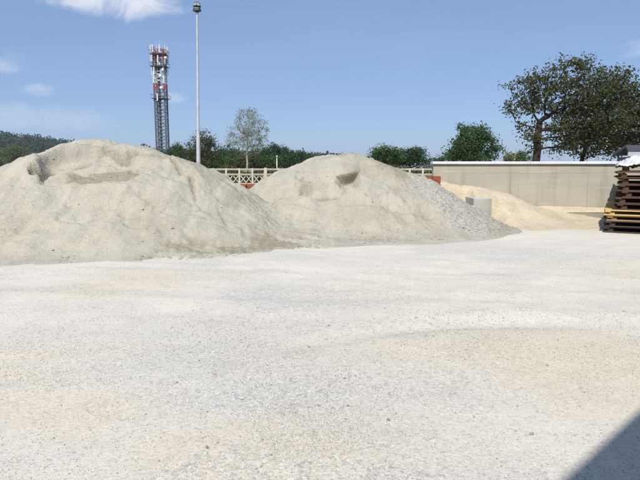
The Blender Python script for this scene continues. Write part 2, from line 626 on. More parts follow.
GZ = ground_h(GX, GY)
gme = grid_mesh('ground', GX, GY, GZ)
grav = np.clip(sst(.02, .45, fbm(GX * .33 + 3, GY * .62 + 5, 1, 4)) * 1.0 + .75 * np.exp(-(((GX + .9) / 1.5) ** 2 + ((GY - 4.6) / 1.2) ** 2))
               + .5 * np.exp(-(((GX - .6) / 1.0) ** 2 + ((GY - 3.9) / .7) ** 2)), 0, 1) * sst(14, 8, GY)
dust = np.clip(sst(.1, .5, fbm(GX * .4 + 40, GY * .7 + 11, 4, 4)) * .7
               + .9 * np.exp(-(((GX - 1.1) / 1.3) ** 2 + ((GY - 4.6) / .6) ** 2)) + .5 * np.exp(-(((GX - .5) / .9) ** 2 + ((GY - 6.6) / .6) ** 2))
               + .6 * sst(.5, -.4, np.hypot((GX - 6) / 3.4, (GY - 14.2) / 1.2) - 1), 0, 1)
attr(gme, 'gravelly', grav)
attr(gme, 'dusty', dust)
tag(obj('ground', gme, M['ground']), kind='structure')

# ------------------------------------------------------------------ heaps
CLODS = []
HEAPS = []


def heap(name, crest, slope, bounds, res, label, mat, features=None, rnd=0.5, apron=0.16, seed=0, rough=1.0):
    x0, x1, y0, y1 = bounds
    X, Y = np.meshgrid(np.arange(x0, x1, res), np.arange(y0, y1, res))
    WX = X + .22 * fbm(X * .8 + seed, Y * .8, seed, 4)
    WY = Y + .22 * fbm(X * .8 + 50, Y * .8 + seed, seed + 1, 4)
    H = np.full(X.shape, -9.0)
    pts = []
    lines = crest if isinstance(crest[0], list) else [crest]
    crest = lines[0]
    for (a, b) in [ab for ln_ in lines for ab in zip(ln_[:-1], ln_[1:])]:
        n = max(2, int((Vector(b[:3]) - Vector(a[:3])).length / .12))
        for i in range(n):
            t = i / n
            pts.append([a[k] * (1 - t) + b[k] * t for k in range(3)])
    pts.append(list(crest[-1][:3]))
    HEAPS.append((np.array(pts), slope, bounds))
    for p in pts:
        d = np.hypot(WX - p[0], WY - p[1])
        H = np.maximum(H, p[2] - slope * (np.sqrt(d * d + rnd * rnd) - rnd))
    H = blur(H, 5)
    H = 0.5 * (H + np.sqrt(H * H + apron * apron)) - 0.004
    body = sst(0.02, 0.5, H)
    # slumps, gullies and clods
    H = H + rough * body * (.08 * fbm(X * 1.3, Y * 1.3, seed + 2, 5, .55) + .03 * fbm(X * 4.2, Y * 2.4, seed + 3, 5, .55))
    H = H + rough * (.25 + .75 * body) * .014 * fbm(X * 13, Y * 13, seed + 4, 3) * sst(0.004, .05, H)
    st = fbm(X * .9 + seed * 3.7, Y * 1.9 + 4, seed + 5, 5, .55)
    stp = np.zeros_like(H)
    for lv in (-.22, 0.05, .3):
        stp = stp + sst(lv - .02, lv + .02, st)
    H = H - rough * .035 * stp * body
    D = np.zeros_like(H)
    for lv in (-.22, 0.05, .3):
        D = D + .30 * np.exp(-((st - lv) / .02) ** 2) * body * sst(-.1, .3, fbm(X * 1.4 + 8, Y * 1.4, seed + 6, 3))  # darker colour along the slump steps
    OY = np.zeros_like(H)
    if features:
        H, D, OY = features(X, Y, H, D, OY)
    H = H - .12 * sst(.03, -.004, H)
    me = grid_mesh(name, X, Y + OY, H)
    pk = np.flatnonzero(((H > .005) & (Y < crest[len(crest) // 2][1] + .5)).ravel())
    wgt = (.25 + 2.2 * np.exp(-(H.ravel()[pk] / .12))) * (.2 + sst(-.1, .4, fbm(X.ravel()[pk] * 1.3, Y.ravel()[pk] * 1.3, seed + 1, 3)))
    pk = rng.choice(pk, 900, p=wgt / wgt.sum())
    CLODS.append(np.stack([X.ravel()[pk], (Y + OY).ravel()[pk], H.ravel()[pk]], 1))
    attr(me, 'damp_and_shade', np.clip(D, 0, 1))  # mask for damp sand and for shade painted into the dug hollows
    return tag(obj(name, me, mat), label, 'heap', 'heaps of sand and gravel in the yard')


def ell(X, Y, cx, cy, rx, ry, rot=0.0, wob=.25, s=1):
    dx, dy = X - cx, Y - cy
    c, sn = math.cos(rot), math.sin(rot)
    u = (dx * c + dy * sn) / rx
    v = (-dx * sn + dy * c) / ry
    return np.hypot(u, v) + wob * fbm(X * 2.1 + 7 * s, Y * 2.1, s, 4)


L = [at(-150, 232, 10.6), at(-60, 205, 11.0), at(0, 177, 11.6), at(20, 166, 11.9), at(45, 151, 12.3), at(72, 141, 12.7), at(97, 138, 12.9), at(125, 140, 12.9),
     at(150, 146, 12.8), at(176, 155, 12.8), at(199, 167, 12.8), at(213, 181, 12.9), at(226, 198, 13.1), at(246, 206, 13.4)]


def feat_left(X, Y, H, D, OY):
    # big scoop dug in the upper face: flat floor, steep headwall, sloping sides
    wx = X + .16 * fbm(X * 1.5 + 3, Y * 1.5, 1, 5, .55)
    wy = Y + .16 * fbm(X * 1.5 + 31, Y * 1.5 + 8, 2, 5, .55)
    floor = 1.16 + .38 * (wy - 11.0) + .07 * fbm(X * 2.0, Y * 2.0, 4, 4)
    head = 2.16 + 1.7 * (wy - 12.58) + .12 * np.floor(3 * fbm(X * 1.2 + 5, Y * 2.0, 6, 3)) / 3
    left = 1.28 + 1.6 * (-5.72 - wx)
    right = 1.30 + .9 * (wx + 3.95)
    surf = np.maximum(np.maximum(floor, head), np.maximum(left, right))
    cy = np.interp(X, [p[0] for p in L], [p[1] for p in L])
    surf = surf + 2.2 * np.maximum(0, Y - (cy - .50 + .1 * fbm(X * 2, Y * 2, 7, 3)))
    cut = np.clip((H - surf) / .12, 0, 1) * (Y < 13.0)
    m = sst(0, .6, cut)
    H = np.where(Y < 13.0, np.minimum(H, surf + .02), H)
    D = D + .95 * m * sst(1.2, .85, ell(X, Y, -4.50, 11.50, .80, .40, .05, .45, 4))  # dark crescent on the floor: damp sand plus painted shade
    st = fbm(X * 1.3 + 3, Y * 2.6, 5, 4)
    D = D + .5 * np.exp(-(((H - surf) + .0) / .04) ** 2) * (1 - m) * sst(-.1, .3, fbm(X * 2, Y * 2, 3, 3)) * (Y < 12.9) * (X > -6.1) * (X < -3.0) * (Y > 11.2)
    H = H - .05 * m * sst(-.03, .03, st)
    D = D + .5 * m * np.exp(-(st / .04) ** 2) * sst(-.1, .2, fbm(X * 1.7, Y * 1.7, 2, 3))
    # hole under the left rim
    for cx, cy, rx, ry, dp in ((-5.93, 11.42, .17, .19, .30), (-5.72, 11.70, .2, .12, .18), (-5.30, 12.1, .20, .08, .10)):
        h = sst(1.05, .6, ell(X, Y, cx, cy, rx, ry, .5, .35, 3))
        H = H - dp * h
        D = D + .9 * h  # shade inside the hole painted in with the damp sand colour
    lip = sst(1.0, .3, ell(X, Y, -5.93, 11.66, .22, .13, .5, .2, 3))
    OY = OY - .17 * lip
    # crack lines on the right shoulder, coloured darker along their length
    for (ax, ay, bx, by, dp) in ((-3.55, 12.75, -3.05, 12.05, .10), (-4.35, 12.45, -3.55, 12.55, .12), (-4.9, 12.5, -4.35, 12.35, .10), (-2.85, 12.0, -2.60, 11.35, .07)):
        t = np.clip(((X - ax) * (bx - ax) + (Y - ay) * (by - ay)) / ((bx - ax) ** 2 + (by - ay) ** 2), 0, 1)
        d = np.hypot(X - ax - t * (bx - ax), Y - ay - t * (by - ay)) + .05 * fbm(X * 5, Y * 5, 6, 3)
        H = H - dp * sst(.08, .01, d)
        D = D + .8 * sst(.09, .0, d)
    # scraped foot with damp sand
    foot = sst(.008, .05, H) * sst(.34, .12, H + .1 * fbm(X * 2, Y * 2, 2, 3)) * sst(-3.3, -2.7, X) * sst(.6, -.1, X) * (Y < 12)
    teeth = .5 + .5 * np.sin(X * 34 + 3 * fbm(X * 2, Y * 2, 1, 2))
    H = H + foot * (.05 * fbm(X * 3, Y * 7, 3, 4) - .015 * teeth)
    D = D + foot * .95 * sst(-.35, .2, fbm(X * 1.8 + 9, Y * 4, 5, 4))
    # dusting of darker patches
    D = D + .22 * sst(.1, .5, fbm(X * .9 + 5, Y * 1.2, 7, 4))
    return H, D, OY


L2 = [at(150, 214, 11.4), at(200, 226, 11.45), at(245, 228, 11.5), at(285, 230, 11.6), at(312, 236, 11.6)]
L3 = [at(205, 190, 12.45), at(228, 201, 12.4), at(252, 205, 12.5), at(278, 201, 12.9), at(304, 195, 13.4)]
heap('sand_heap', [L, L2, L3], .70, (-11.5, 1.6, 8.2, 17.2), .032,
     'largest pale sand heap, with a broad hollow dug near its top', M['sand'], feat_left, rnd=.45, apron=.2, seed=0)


def feat_right(X, Y, H, D, OY):
    # hollow with an overhanging lip under the summit
    wx = X + .05 * fbm(X * 3, Y * 3, 1, 4)
    q = np.clip(np.abs(wx - .70) / .36, 0, 1)
    bell = (1 - q * q) ** 1.0
    yb = 13.98 + .10 * fbm(X * 2.5, X * 0, 2, 3) - .5 * (wx - .70) ** 2 + .35 * (wx - .70)
    up_ = sst(yb - .07, yb + .07, Y)                     # 0 in the hollow, 1 on the lip
    sag = sst(13.30, 13.75, Y) * (1 - up_) * bell
    H = H - .27 * sag
    D = D + .75 * sag * sst(-.4, .2, fbm(X * 4, Y * 4, 3, 3)) + .6 * bell * np.exp(-((up_ - .5) / .35) ** 2)  # shade under the lip painted dark in the hollow and its ceiling
    OY = OY - .30 * bell * up_ * sst(yb + .60, yb + .07, Y)
    # slide left of the hollow
    m = sst(1.1, .6, ell(X, Y, .05, 13.45, .62, .34, -.35, .3, 3))
    H = H - .20 * m
    D = D + .75 * sst(1.0, .5, ell(X, Y, .02, 13.25, .55, .24, -.45, .35, 3))
    D = D + .45 * sst(1.0, .5, ell(X, Y, -.35, 13.75, .35, .22, -.7, .35, 4))
    # brown patch on the right shoulder and along the crest
    D = D + .75 * sst(1.05, .5, ell(X, Y, 2.0, 14.6, .55, .45, -.5, .6, 5))
    D = D + .4 * sst(1.0, .5, ell(X, Y, .45, 14.85, .8, .12, 0, .5, 6))
    # bench left by the loader low on the face
    c = Y - (12.72 + .05 * X)
    bench = sst(.3, .0, np.abs(c)) * sst(.5, 1.2, X) * sst(3.4, 2.6, X)
    H = H - .05 * bench
    D = D + .45 * sst(.07, .0, np.abs(c + .03 + .05 * fbm(X * 3, Y * 0, 2, 3))) * sst(.4, .9, X) * sst(3.2, 2.6, X)
    D = D + .25 * sst(.35, .05, np.abs(c + .35)) * sst(.2, 1.0, X) * sst(3.0, 2.3, X)
    D = D + .25 * sst(.1, .5, fbm(X * .9 + 25, Y * 1.2, 7, 4))
    foot = sst(.5, .1, np.abs(Y - 11.35)) * sst(-1.2, -.6, X) * sst(.8, .3, X)
    D = D + foot * .6 * sst(-.1, .4, fbm(X * 2.2 + 9, Y * 4, 5, 4))
    return H, D, OY


Rr = [at(240, 209, 13.2), at(252, 205, 13.5), at(268, 194.5, 13.9), at(284, 178, 14.4), at(300, 162.5, 14.8), at(320, 154.5, 15.0), at(345, 151.5, 15.0), at(366, 155.5, 15.0),
      at(386, 163, 14.9), at(402, 173, 14.8), at(414, 187, 14.5), at(426, 206, 14.0)]
heap('sand_heap', Rr, .70, (-5.2, 6.0, 10.2, 18.6), .026,
     'pale sand heap with a small overhung hole below its rounded top', M['sand'], feat_right, rnd=.45, apron=.2, seed=3)


def feat_grit(X, Y, H, D, OY):
    D = D + .8 * sst(1.0, .5, ell(X, Y, 2.95, 13.1, .18, .07, .2, .3, 2)) 
    H = H + .02 * fbm(X * 7, Y * 7, 5, 3) * sst(.02, .2, H)
    return H, D, OY


Gr = [at(398, 169, 14.8), at(412, 172.5, 14.7), at(430, 178, 14.5), at(441, 186, 14.3), at(448, 197, 14.0), at(454, 209, 13.7), at(459, 223, 13.3), at(467, 231.5, 13.0)]
heap('gravel_heap', Gr, .62, (1.4, 5.6, 11.6, 16.2), .028,
     'grey gravel spilling down beside the low concrete divider', M['grit'], feat_grit, rnd=.12, apron=.08, seed=5, rough=1.2)


def feat_ochre(X, Y, H, D, OY):
    cut = np.maximum(sst(4.55, 4.25, X) * sst(16.35, 15.7, Y), sst(5.3, 4.8, X) * sst(15.5, 15.1, Y))
    H = H * (1 - cut) - .05 * cut
    D = D + .5 * sst(.0, .5, fbm(X * .8, Y * 1.5, 3, 4)) * sst(.45, .1, H)
    return H, D, OY


Oc = [at(425, 180, 16.6), at(445, 180.5, 16.6), at(470, 186, 16.5), at(500, 192, 16.4), at(525, 204, 16.25), at(545, 211, 16.1), at(570, 216, 15.9), at(600, 221, 15.5), at(625, 226, 15.1)]
heap('sand_heap', Oc, .55, (2.6, 11.4, 12.9, 16.79), .032,
     'low yellow sand heap spread along the foot of the concrete wall', M['ochre'], feat_ochre, rnd=.4, apron=.22, seed=6, rough=.7)

# sand washed and driven out from the feet of the heaps on to the yard
spill = np.zeros(GX.shape)
box = (np.abs(GX) < 12) & (GY > 7) & (GY < 18)
bx_, by_ = GX[box], GY[box]
acc = np.zeros(bx_.shape)
for pts_, sl_, _ in HEAPS[:2]:
    hh_ = np.full(bx_.shape, -9.0)
    for p in pts_:
        hh_ = np.maximum(hh_, p[2] - sl_ * np.hypot(bx_ - p[0], by_ - p[1]))
    acc = np.maximum(acc, sst(-1.0, -.1, hh_))
spill[box] = acc
attr(gme, 'spill', spill)

# ------------------------------------------------------------------ concrete wall at the back of the yard
WY = 16.8
WTOP = at(540, 162, WY).z
wall = empty('concrete_wall', (3.5, WY, 0), 'long grey concrete wall with a white coping behind the yellow sand', 'wall')
wx1 = 13.4
pw = 2.4
zt = WTOP - .07
n = int(math.ceil((wx1 - 0) / pw))
for i in range(n):
    a, b = i * pw, min((i + 1) * pw, wx1) - .012
    off = random.uniform(-.004, .004)
    obj('panel', MB().box(a, b, off, .25, .0, zt - .30, .008).mesh('panel'), M['wall'], wall)
    obj('panel', MB().box(a, b, off + .012, .25, zt - .292, zt, .006).mesh('panel'), M['wall'], wall)
obj('backing', MB().box(0.03, wx1 - .03, .016, .24, .0, zt - .004).mesh('backing'), M['wall'], wall)
for i in range(int(wx1 / 3.0) + 1):
    a, b = i * 3.0 - .04, min(i * 3.0 + 2.955, wx1 + .04)
    obj('coping', MB().box(a, b, -.055, .305, zt, zt + .085, .012).mesh('coping'), M['cap'], wall)
zl = .24
ft = MB()
ft.box(-.02, wx1, -.30, -.006, -.1, zl, .015)
obj('footing', ft.mesh('footing'), M['wall'], wall)

# sand lying on the footing ledge
xs = np.arange(5.6, 12.5, .04); ys = np.linspace(WY - .315, WY - .008, 10)
LX, LY = np.meshgrid(xs, ys)
LZ = zl + .03 + (LY - ys[0]) / .3 * (.10 + .05 * fbm(LX * 1.4, LY, 2, 4)) * sst(12.5, 9.5, LX) + .012 * fbm(LX * 9, LY * 9, 3, 3)
LZ[0] = zl - .02
lme = grid_mesh('ledge_sand', LX, LY, LZ)
attr(lme, 'damp_and_shade', np.zeros(LX.size))
tag(obj('ledge_sand', lme, M['ochre']), 'thin strip of yellow sand lying on the ledge of the concrete wall', 'sand', kind='stuff')

# low divider between two bays
d0 = at(474, 198, 15.2); d1 = at(492, 198, 15.2)
dv = empty('concrete_divider', (d0.x, 15.2, 0), 'low pale concrete block wall end standing between grey gravel and yellow sand', 'wall')
dw = d1.x - d0.x
for k in range(1):
    obj('block', MB().box(0, dw, 0, 1.30, 0, d0.z - .006, .015).mesh('block'), M['block'], dv)

# ------------------------------------------------------------------ brick stacks
def brick_stack(x, y, nx, ny, nz, rz, label):
    t = empty('brick_stack', (x, y, 0), label, 'bricks', 'stacks of red bricks', rz)
    lx, ly, lz = .25, .25, .202
    mb = MB()
    for k in range(nz):
        for j in range(ny):
            for i in range(nx):
                jx, jy = random.uniform(-.012, .012), random.uniform(-.02, .02)
                if k == nz - 1 and random.random() < .18:
                    continue
                mb.box(i * lx + jx + .003, (i + 1) * lx + jx - .004, j * ly + jy + .003, (j + 1) * ly + jy - .004, .12 + k * lz, .12 + (k + 1) * lz - .004)
    o = obj('brick_layers', mb.mesh('brick_layers'), M['brick'], t)
    o['kind'] = 'stuff'
    W, D = nx * lx, ny * ly
    for j in range(3):
        obj('skid', MB().box(0, W, j * (D - .1) / 2, j * (D - .1) / 2 + .1, 0, .095, .004).mesh('skid'), M['dark_wood'], t)
    obj('deck', MB().box(-.01, W + .01, -.01, D + .01, .095, .118, .003).mesh('deck'), M['dark_wood'], t)
    return t


a = at(226, 184, 27.6)
brick_stack(a.x, 27.6, 10, 4, 3, 0, 'low stack of red bricks seen through the dip between the two sand heaps')
b_ = at(407, 177, 16.0)
brick_stack(b_.x, 16.0, 4, 3, 6, 0.03, 'red brick stack tucked against the left end of the concrete wall')
c_ = at(262, 179, 31.4)
brick_stack(c_.x, 31.2, 6, 3, 5, 0, 'red brick stack standing behind the pale concrete lattice fence')

# ------------------------------------------------------------------ lattice fence
FY = 30.0
f0 = at(200, 170, FY); f1 = at(436, 170, FY)
top = at(240, 169, FY).z
fen = empty('lattice_fence', (f0.x, FY, 0), 'pale precast concrete fence with crossed lattice below its rails', 'fence')
nb = 18
bw = (f1.x - f0.x) / nb
z2, z3 = top - .30, .72
rail_me = MB().box(0.05, bw - .05, -.04, .04, -.05, .05, .008).mesh('rail')
post_me = MB().box(-.05, .05, -.05, .05, 0, top + .04, .01).mesh('post')
big_me = MB().box(-.085, .085, -.085, .085, 0, top + .07, .012).mesh('post')
dg = math.hypot(bw - .1, z2 - z3)
diag1 = MB().bar((.05, 0, z2 - .04), (bw / 2, 0, z3 + .03), .05, .055, (0, 1, 0)).mesh('strut')
diag2 = MB().bar((bw - .05, 0, z2 - .04), (bw / 2, 0.002, z3 + .03), .05, .055, (0, 1, 0)).mesh('strut')
diag3 = MB().bar((.05, .03, z3 + .03), (bw / 2, .03, z2 - .04), .045, .05, (0, 1, 0)).mesh('strut')
diag4 = MB().bar((bw - .05, .03, z3 + .03), (bw / 2, .032, z2 - .04), .045, .05, (0, 1, 0)).mesh('strut')
plinth_me = MB().box(.05, bw - .05, -.035, .035, 0, z3, .008).mesh('plinth')
for me in (rail_me, post_me, big_me, diag1, diag2, diag3, diag4, plinth_me):
    me.materials.append(M['fence'])
for i in range(nb + 1):
    big = (i % 5 == 0)
    obj('post', big_me if big else post_me, None, fen, (i * bw, 0, 0))
    if i < nb:
        obj('rail', rail_me, None, fen, (i * bw, 0, top - .02))
        obj('rail', rail_me, None, fen, (i * bw, 0, z2))
        for dme in (diag1, diag2, diag3, diag4):
            obj('strut', dme, None, fen, (i * bw, 0, 0))
        obj('plinth', plinth_me, None, fen, (i * bw, 0, 0))

# ------------------------------------------------------------------ pallets at the right
PANG = math.atan2(-.47, .88)                 # long side turned square to the view
pc = at(604, 232, 13.3)
UX = Vector((math.cos(PANG), math.sin(PANG), 0))
UY = Vector((-math.sin(PANG), math.cos(PANG), 0))


def pallet_meshes(lx, ly, mat, thick=.02, blk=.085):
    ms = {}
    bwid = .12
    ms['board'] = MB().box(0, lx, 0, bwid, 0, thick, .003).mesh('deck_board')
    ms['cross'] = MB().box(0, .12, 0, ly, 0, thick, .003).mesh('cross_board')
    ms['block'] = MB().box(0, .13, 0, .12, 0, blk, .004).mesh('block')
    for m_ in ms.values():
        m_.materials.append(mat)
    return ms


def pallet(ms, lx, ly, loc, rz, label, group, thick=.02, blk=.085, mats=None):
    t = empty('wooden_pallet', loc, label, 'pallet', group, rz)
    z = 0
    for j in range(3):                       # bottom boards
        y = j * (ly - .12) / 2
        obj('bottom_board', ms['board'], None, t, (random.uniform(-.02, .02), y, z))
    z += thick
    for j in range(3):
        for i in range(3):
            obj('block', ms['block'], None, t, (.09 + i * (lx - .31) / 2, .045 + j * (ly - .21) / 2, z))
    z += blk
    for i in range(3):
        obj('cross_board', ms['cross'], None, t, (.01 + i * (lx - .15) / 2, 0, z))
    z += thick
    nbd = 6
    for j in range(nbd):
        obj('deck_board', ms['board'], None, t, (random.uniform(-.015, .015), j * (ly - .12) / (nbd - 1), z))
    return t


PLX, PLY = 2.3, 1.15
ms_dark = pallet_meshes(PLX, PLY, M['dark_wood'], .022, .075)
ms_brown = pallet_meshes(PLX, PLY, M['brown_wood'], .022, .085)
ms_yel = pallet_meshes(PLX, PLY, M['yellow_wood'], .03, .05)
ms_tan = pallet_meshes(PLX, PLY, M['tan_wood'], .026, .05)
SK = Vector((.475, .88, 0))                  # rows behind step off this way
for row in range(3):
    base = pc + SK * (1.28 * row)
    z = 0.0
    seq = [('dark', -.0), ('dark', .03), ('tan', .05), ('yel', -.01), ('brown', .22), ('brown', .20), ('brown', .33), ('brown', .26), ('brown', .24), ('brown', .17), ('brown', .24)]
    if row:
        seq = seq[:-1] if row == 2 else seq
    for k, (kind, off) in enumerate(seq):
        ms = {'dark': ms_dark, 'brown': ms_brown, 'yel': ms_yel, 'tan': ms_tan}[kind]
        th, bk = {'dark': (.022, .075), 'brown': (.022, .085), 'yel': (.03, .05), 'tan': (.026, .05)}[kind]
        p = base + UX * (off + random.uniform(-.02, .02)) + UY * random.uniform(-.02, .02)
        place = ('front', 'middle', 'rear')[row]
        if kind == 'yel':
            lab = 'fresh yellow pallet jutting out below the brown pallets, %s row' % place
        elif kind == 'tan':
            lab = 'tan wood pallet just under the yellow one, %s row of the pallet pile' % place
        elif kind == 'dark':
            lab = '%s dark old pallet, %s row of the pallet pile' % ('lowest' if k == 0 else 'second lowest', place)
        else:
            nm = ('first', 'second', 'third', 'fourth', 'fifth', 'sixth', 'seventh')[k - 4]
            lab = '%s dark brown pallet above the yellow one, %s row of the pile' % (nm, place)
        pallet(ms, PLX, PLY, (p.x, p.y, z), PANG + random.uniform(-.012, .012), lab, 'pallets piled by the concrete wall', th, bk)
        z += th * 3 + bk + .003
    if row == 0:
        ztop, ptop = z, base

# crumpled white film over the top pallet
u = np.linspace(0, 1, 90); v = np.linspace(0, 1, 60)
U, V = np.meshgrid(u, v)
fx = .16 + U * 2.25
fy = -.06 + V * 1.25
edge = np.minimum(np.minimum(U, 1 - U) * 2.25, np.minimum(V, 1 - V) * 1.25)
fz = ztop + .03 + .10 * sst(.0, .28, edge) + .13 * fbm(fx * 3.4, fy * 3.4, 3, 4) * sst(0, .1, edge) + .12 * np.abs(fbm(fx * 6, fy * 6, 1, 5, .6))
fz = np.maximum(fz, ztop + .006)
fz = fz - .11 * sst(.05, .0, edge) * (.5 + fbm(fx * 2.3, fy * 2.3, 6, 3))
fx = fx + .05 * fbm(fx * 4, fy * 4, 2, 3); fy = fy + .05 * fbm(fx * 4 + 9, fy * 4, 5, 3)
wxp = ptop.x + fx * UX.x + fy * UY.x; wyp = ptop.y + fx * UX.y + fy * UY.y
film = obj('plastic_film', grid_mesh('plastic_film', wxp, wyp, fz), M['plastic'])
sm = film.modifiers.new('thickness', 'SOLIDIFY'); sm.thickness = .004
tag(film, 'crumpled white plastic film heaped on top of the pallet pile', 'plastic film')

# ------------------------------------------------------------------ shed whose roof shades the near corner of the yard
HE = 6.0
shift = Vector((math.sin(SUN_AZ), math.cos(SUN_AZ), 0)) * (HE / math.tan(SUN_EL))
A = gnd(562, 480) - shift
B = gnd(640, 410) - shift
ed = (B - A).normalized()
shed = empty('warehouse', (A.x, A.y, 0), 'tall grey clad warehouse whose eaves shade the corner of the yard', 'building', None, math.atan2(ed.y, ed.x))
X0, X1, DEP = -9.0, 16.0, 14.0             # local x along the eave, local -y into the building
pm = MB().box(0, .985, -.06, 0, .45, HE - .22, .012).mesh('panel'); pm.materials.append(M['cladding'])
for i in range(int(X1 - X0)):
    obj('panel', pm, None, shed, (X0 + i, -.45, 0))
sv = MB()
sv.box(X0, X1, -DEP, -.53, 0, HE - .2)
obj('wall', sv.mesh('wall'), M['grey_render'], shed)
rf = MB()
xa, xb = X0 - .4, X1 + .4
for (ya, za, yb, zb) in ((0, HE - .12, -DEP / 2, HE + 1.5), (-DEP / 2, HE + 1.5, -DEP - .45, HE - .12)):
    rf.add([(xa, ya, za), (xb, ya, za), (xb, yb, zb), (xa, yb, zb), (xa, ya, za + .12), (xb, ya, za + .12), (xb, yb, zb + .12), (xa, yb, zb + .12)],
           [(0, 1, 2, 3), (7, 6, 5, 4), (0, 4, 5, 1), (1, 5, 6, 2), (2, 6, 7, 3), (3, 7, 4, 0)])
obj('roof', rf.mesh('roof'), M['slate'], shed)
gt = MB().box(xa, xb, -.13, -.005, HE - .26, HE - .13, .02)
obj('gutter', gt.mesh('gutter'), M['steel'], shed)
obj('door', MB().box(2, 6, -.44, -.40, 0.02, 4.2, .01).mesh('door'), M['fascia'], shed)

# small shed roof beyond the wall
s0 = at(629, 156, 20.0)
sh = empty('shed', (s0.x, 20.0, 0), 'low shed with a dark sheet roof behind the white film', 'shed')
zr = at(619, 155.5, 20.0).z
obj('wall', MB().box(.12, 4.6, .15, 1.0, 0, zr - .05).mesh('wall'), M['slate'], sh)
obj('fascia', MB().box(-.04, 4.8, -.02, .04, zr - .04, zr + .12, .01).mesh('fascia'), M['fascia'], sh)
rfm = MB().add([(0, .045, zr + .02), (4.76, .045, zr + .02), (4.7, .55, zr + .30), (.15, .55, zr + .30), (0, .045, zr + .12), (4.76, .045, zr + .12), (4.7, .55, zr + .40), (.15, .55, zr + .40),
                (4.76, 1.1, zr + .02), (0, 1.1, zr + .02), (4.76, 1.1, zr + .12), (0, 1.1, zr + .12)],
               [(0, 1, 2, 3), (4, 7, 6, 5), (0, 4, 5, 1), (1, 5, 6, 2), (3, 7, 4, 0), (3, 2, 8, 9), (7, 11, 10, 6), (8, 10, 11, 9), (2, 6, 10, 8), (9, 11, 7, 3)])
obj('roof', rfm.mesh('roof'), M['slate'], sh)

# ------------------------------------------------------------------ floodlight mast
MY = 36.0
m0 = at(199.5, 165, MY)
mtop = at(198, 9, MY).z
mx = at(199, 120, MY).x
mx -= .16
mast = empty('light_mast', (mx, MY, 0), 'tall pale lamp mast with a dark round floodlight head', 'lamp post')
mast.rotation_euler = (0, R(1.2), 0)
k = MB()
segs = [(0, .135), (3.6, .125), (3.62, .10), (7.5, .085), (7.52, .075), (mtop - .1, .06)]
for (za, ra), (zb, rb) in zip(segs[:-1], segs[1:]):
    k.tube((0, 0, za), (0, 0, zb), ra, rb, 14, cap=False)
obj('pole', k.mesh('pole', True), M['steel'], mast)
obj('base_plate', MB().tube((0, 0, 0), (0, 0, .04), .3, .3, 16).mesh('base_plate'), M['steel'], mast)
hd = obj('lamp_head', MB().tube((0, 0, mtop - .22), (0, 0, mtop + .02), .10, .13, 14).tube((0, 0, mtop - .06), (0, 0, mtop - .02), .26, .26, 18).mesh('lamp_head'), M['black'], mast)
fl = MB()
fl.add([(-.13, .0, -.16), (.13, .0, -.16), (.13, .0, .14), (-.13, .0, .14), (-.07, .16, -.08), (.07, .16, -.08), (.07, .16, .10), (-.07, .16, .10)],
       [(0, 1, 2, 3), (7, 6, 5, 4), (0, 4, 5, 1), (1, 5, 6, 2), (2, 6, 7, 3), (3, 7, 4, 0)])
flm = fl.mesh('floodlight'); flm.materials.append(M['black'])
glm = MB().box(-.105, .105, -.012, -.002, -.135, .115).mesh('lamp_glass'); glm.materials.append(M['lens'])
for i in range(12):
    t = (i + .5 * (i // 6)) * math.pi / 3
    lv = i // 6
    o = obj('floodlight', flm, None, mast, (.17 * math.sin(t), -.17 * math.cos(t), mtop + .02 + .27 * lv), (R(-25), 0, t))
    g = obj('lamp_glass', glm, None, o)

# ------------------------------------------------------------------ lattice telecom tower
TY = 150.0
tb = at(163.5, 148, TY); tt = at(161, 50, TY)
TH = tt.z
tower = empty('telecom_tower', (tb.x - .2, TY, 0), 'lattice telecom tower with red and white top crowded with antennas', 'tower')
wd = 1.35
zsec = np.linspace(0, TH, 15)
def bracing(za, zb):
    mb = MB()
    nn = max(1, int(round((zb - za) / 1.9)))
    for i in range(nn):
        z0_, z1_ = za + (zb - za) * i / nn, za + (zb - za) * (i + 1) / nn
        cs = [(-wd, -wd), (wd, -wd), (wd, wd), (-wd, wd)]
        for q in range(4):
            a_, b2 = cs[q], cs[(q + 1) % 4]
            mb.tube((*a_, z0_), (*b2, z1_), .085, n=4, cap=False)
            mb.tube((*b2, z0_), (*a_, z1_), .085, n=4, cap=False)
            mb.tube((*a_, z1_), (*b2, z1_), .075, n=4, cap=False)
    return mb


z_red = at(162, 92, TY).z
cuts = [0, z_red * .5, z_red, at(162, 84, TY).z, at(162, 72, TY).z, at(161, 62, TY).z, TH]
mats = ['grey_steel', 'grey_steel', 'red_steel', 'white_steel', 'grey_steel', 'red_steel']
for i, mn in enumerate(mats):
    for sx, sy in ((-1, -1), (1, -1), (1, 1), (-1, 1)):
        obj('leg', MB().tube((sx * wd, sy * wd, cuts[i]), (sx * wd, sy * wd, cuts[i + 1]), .21, .21, 6).mesh('leg'), M[mn], tower)
    o = obj('bracing', bracing(cuts[i], cuts[i + 1]).mesh('bracing'), M[mn], tower)
    o['kind'] = 'stuff'
    if 'red' in mn: o['label'] = 'red painted lattice band of the tower'
    if 'white' in mn: o['label'] = 'white painted lattice band of the tower'
ld = MB()
for sx in (-.25, .25):
    ld.tube((sx, -wd + .3, 0), (sx, -wd + .3, TH), .05, n=4)
for i in range(60):
    z = TH * (i + .5) / 60
    ld.tube((-.25, -wd + .3, z), (.25, -wd + .3, z), .035, n=4, cap=False)
obj('ladder', ld.mesh('ladder'), M['grey_steel'], tower)
obj('cable_run', MB().box(-.55, .0, -.3, .2, 0, TH - 1).mesh('cable_run'), M['black'], tower)
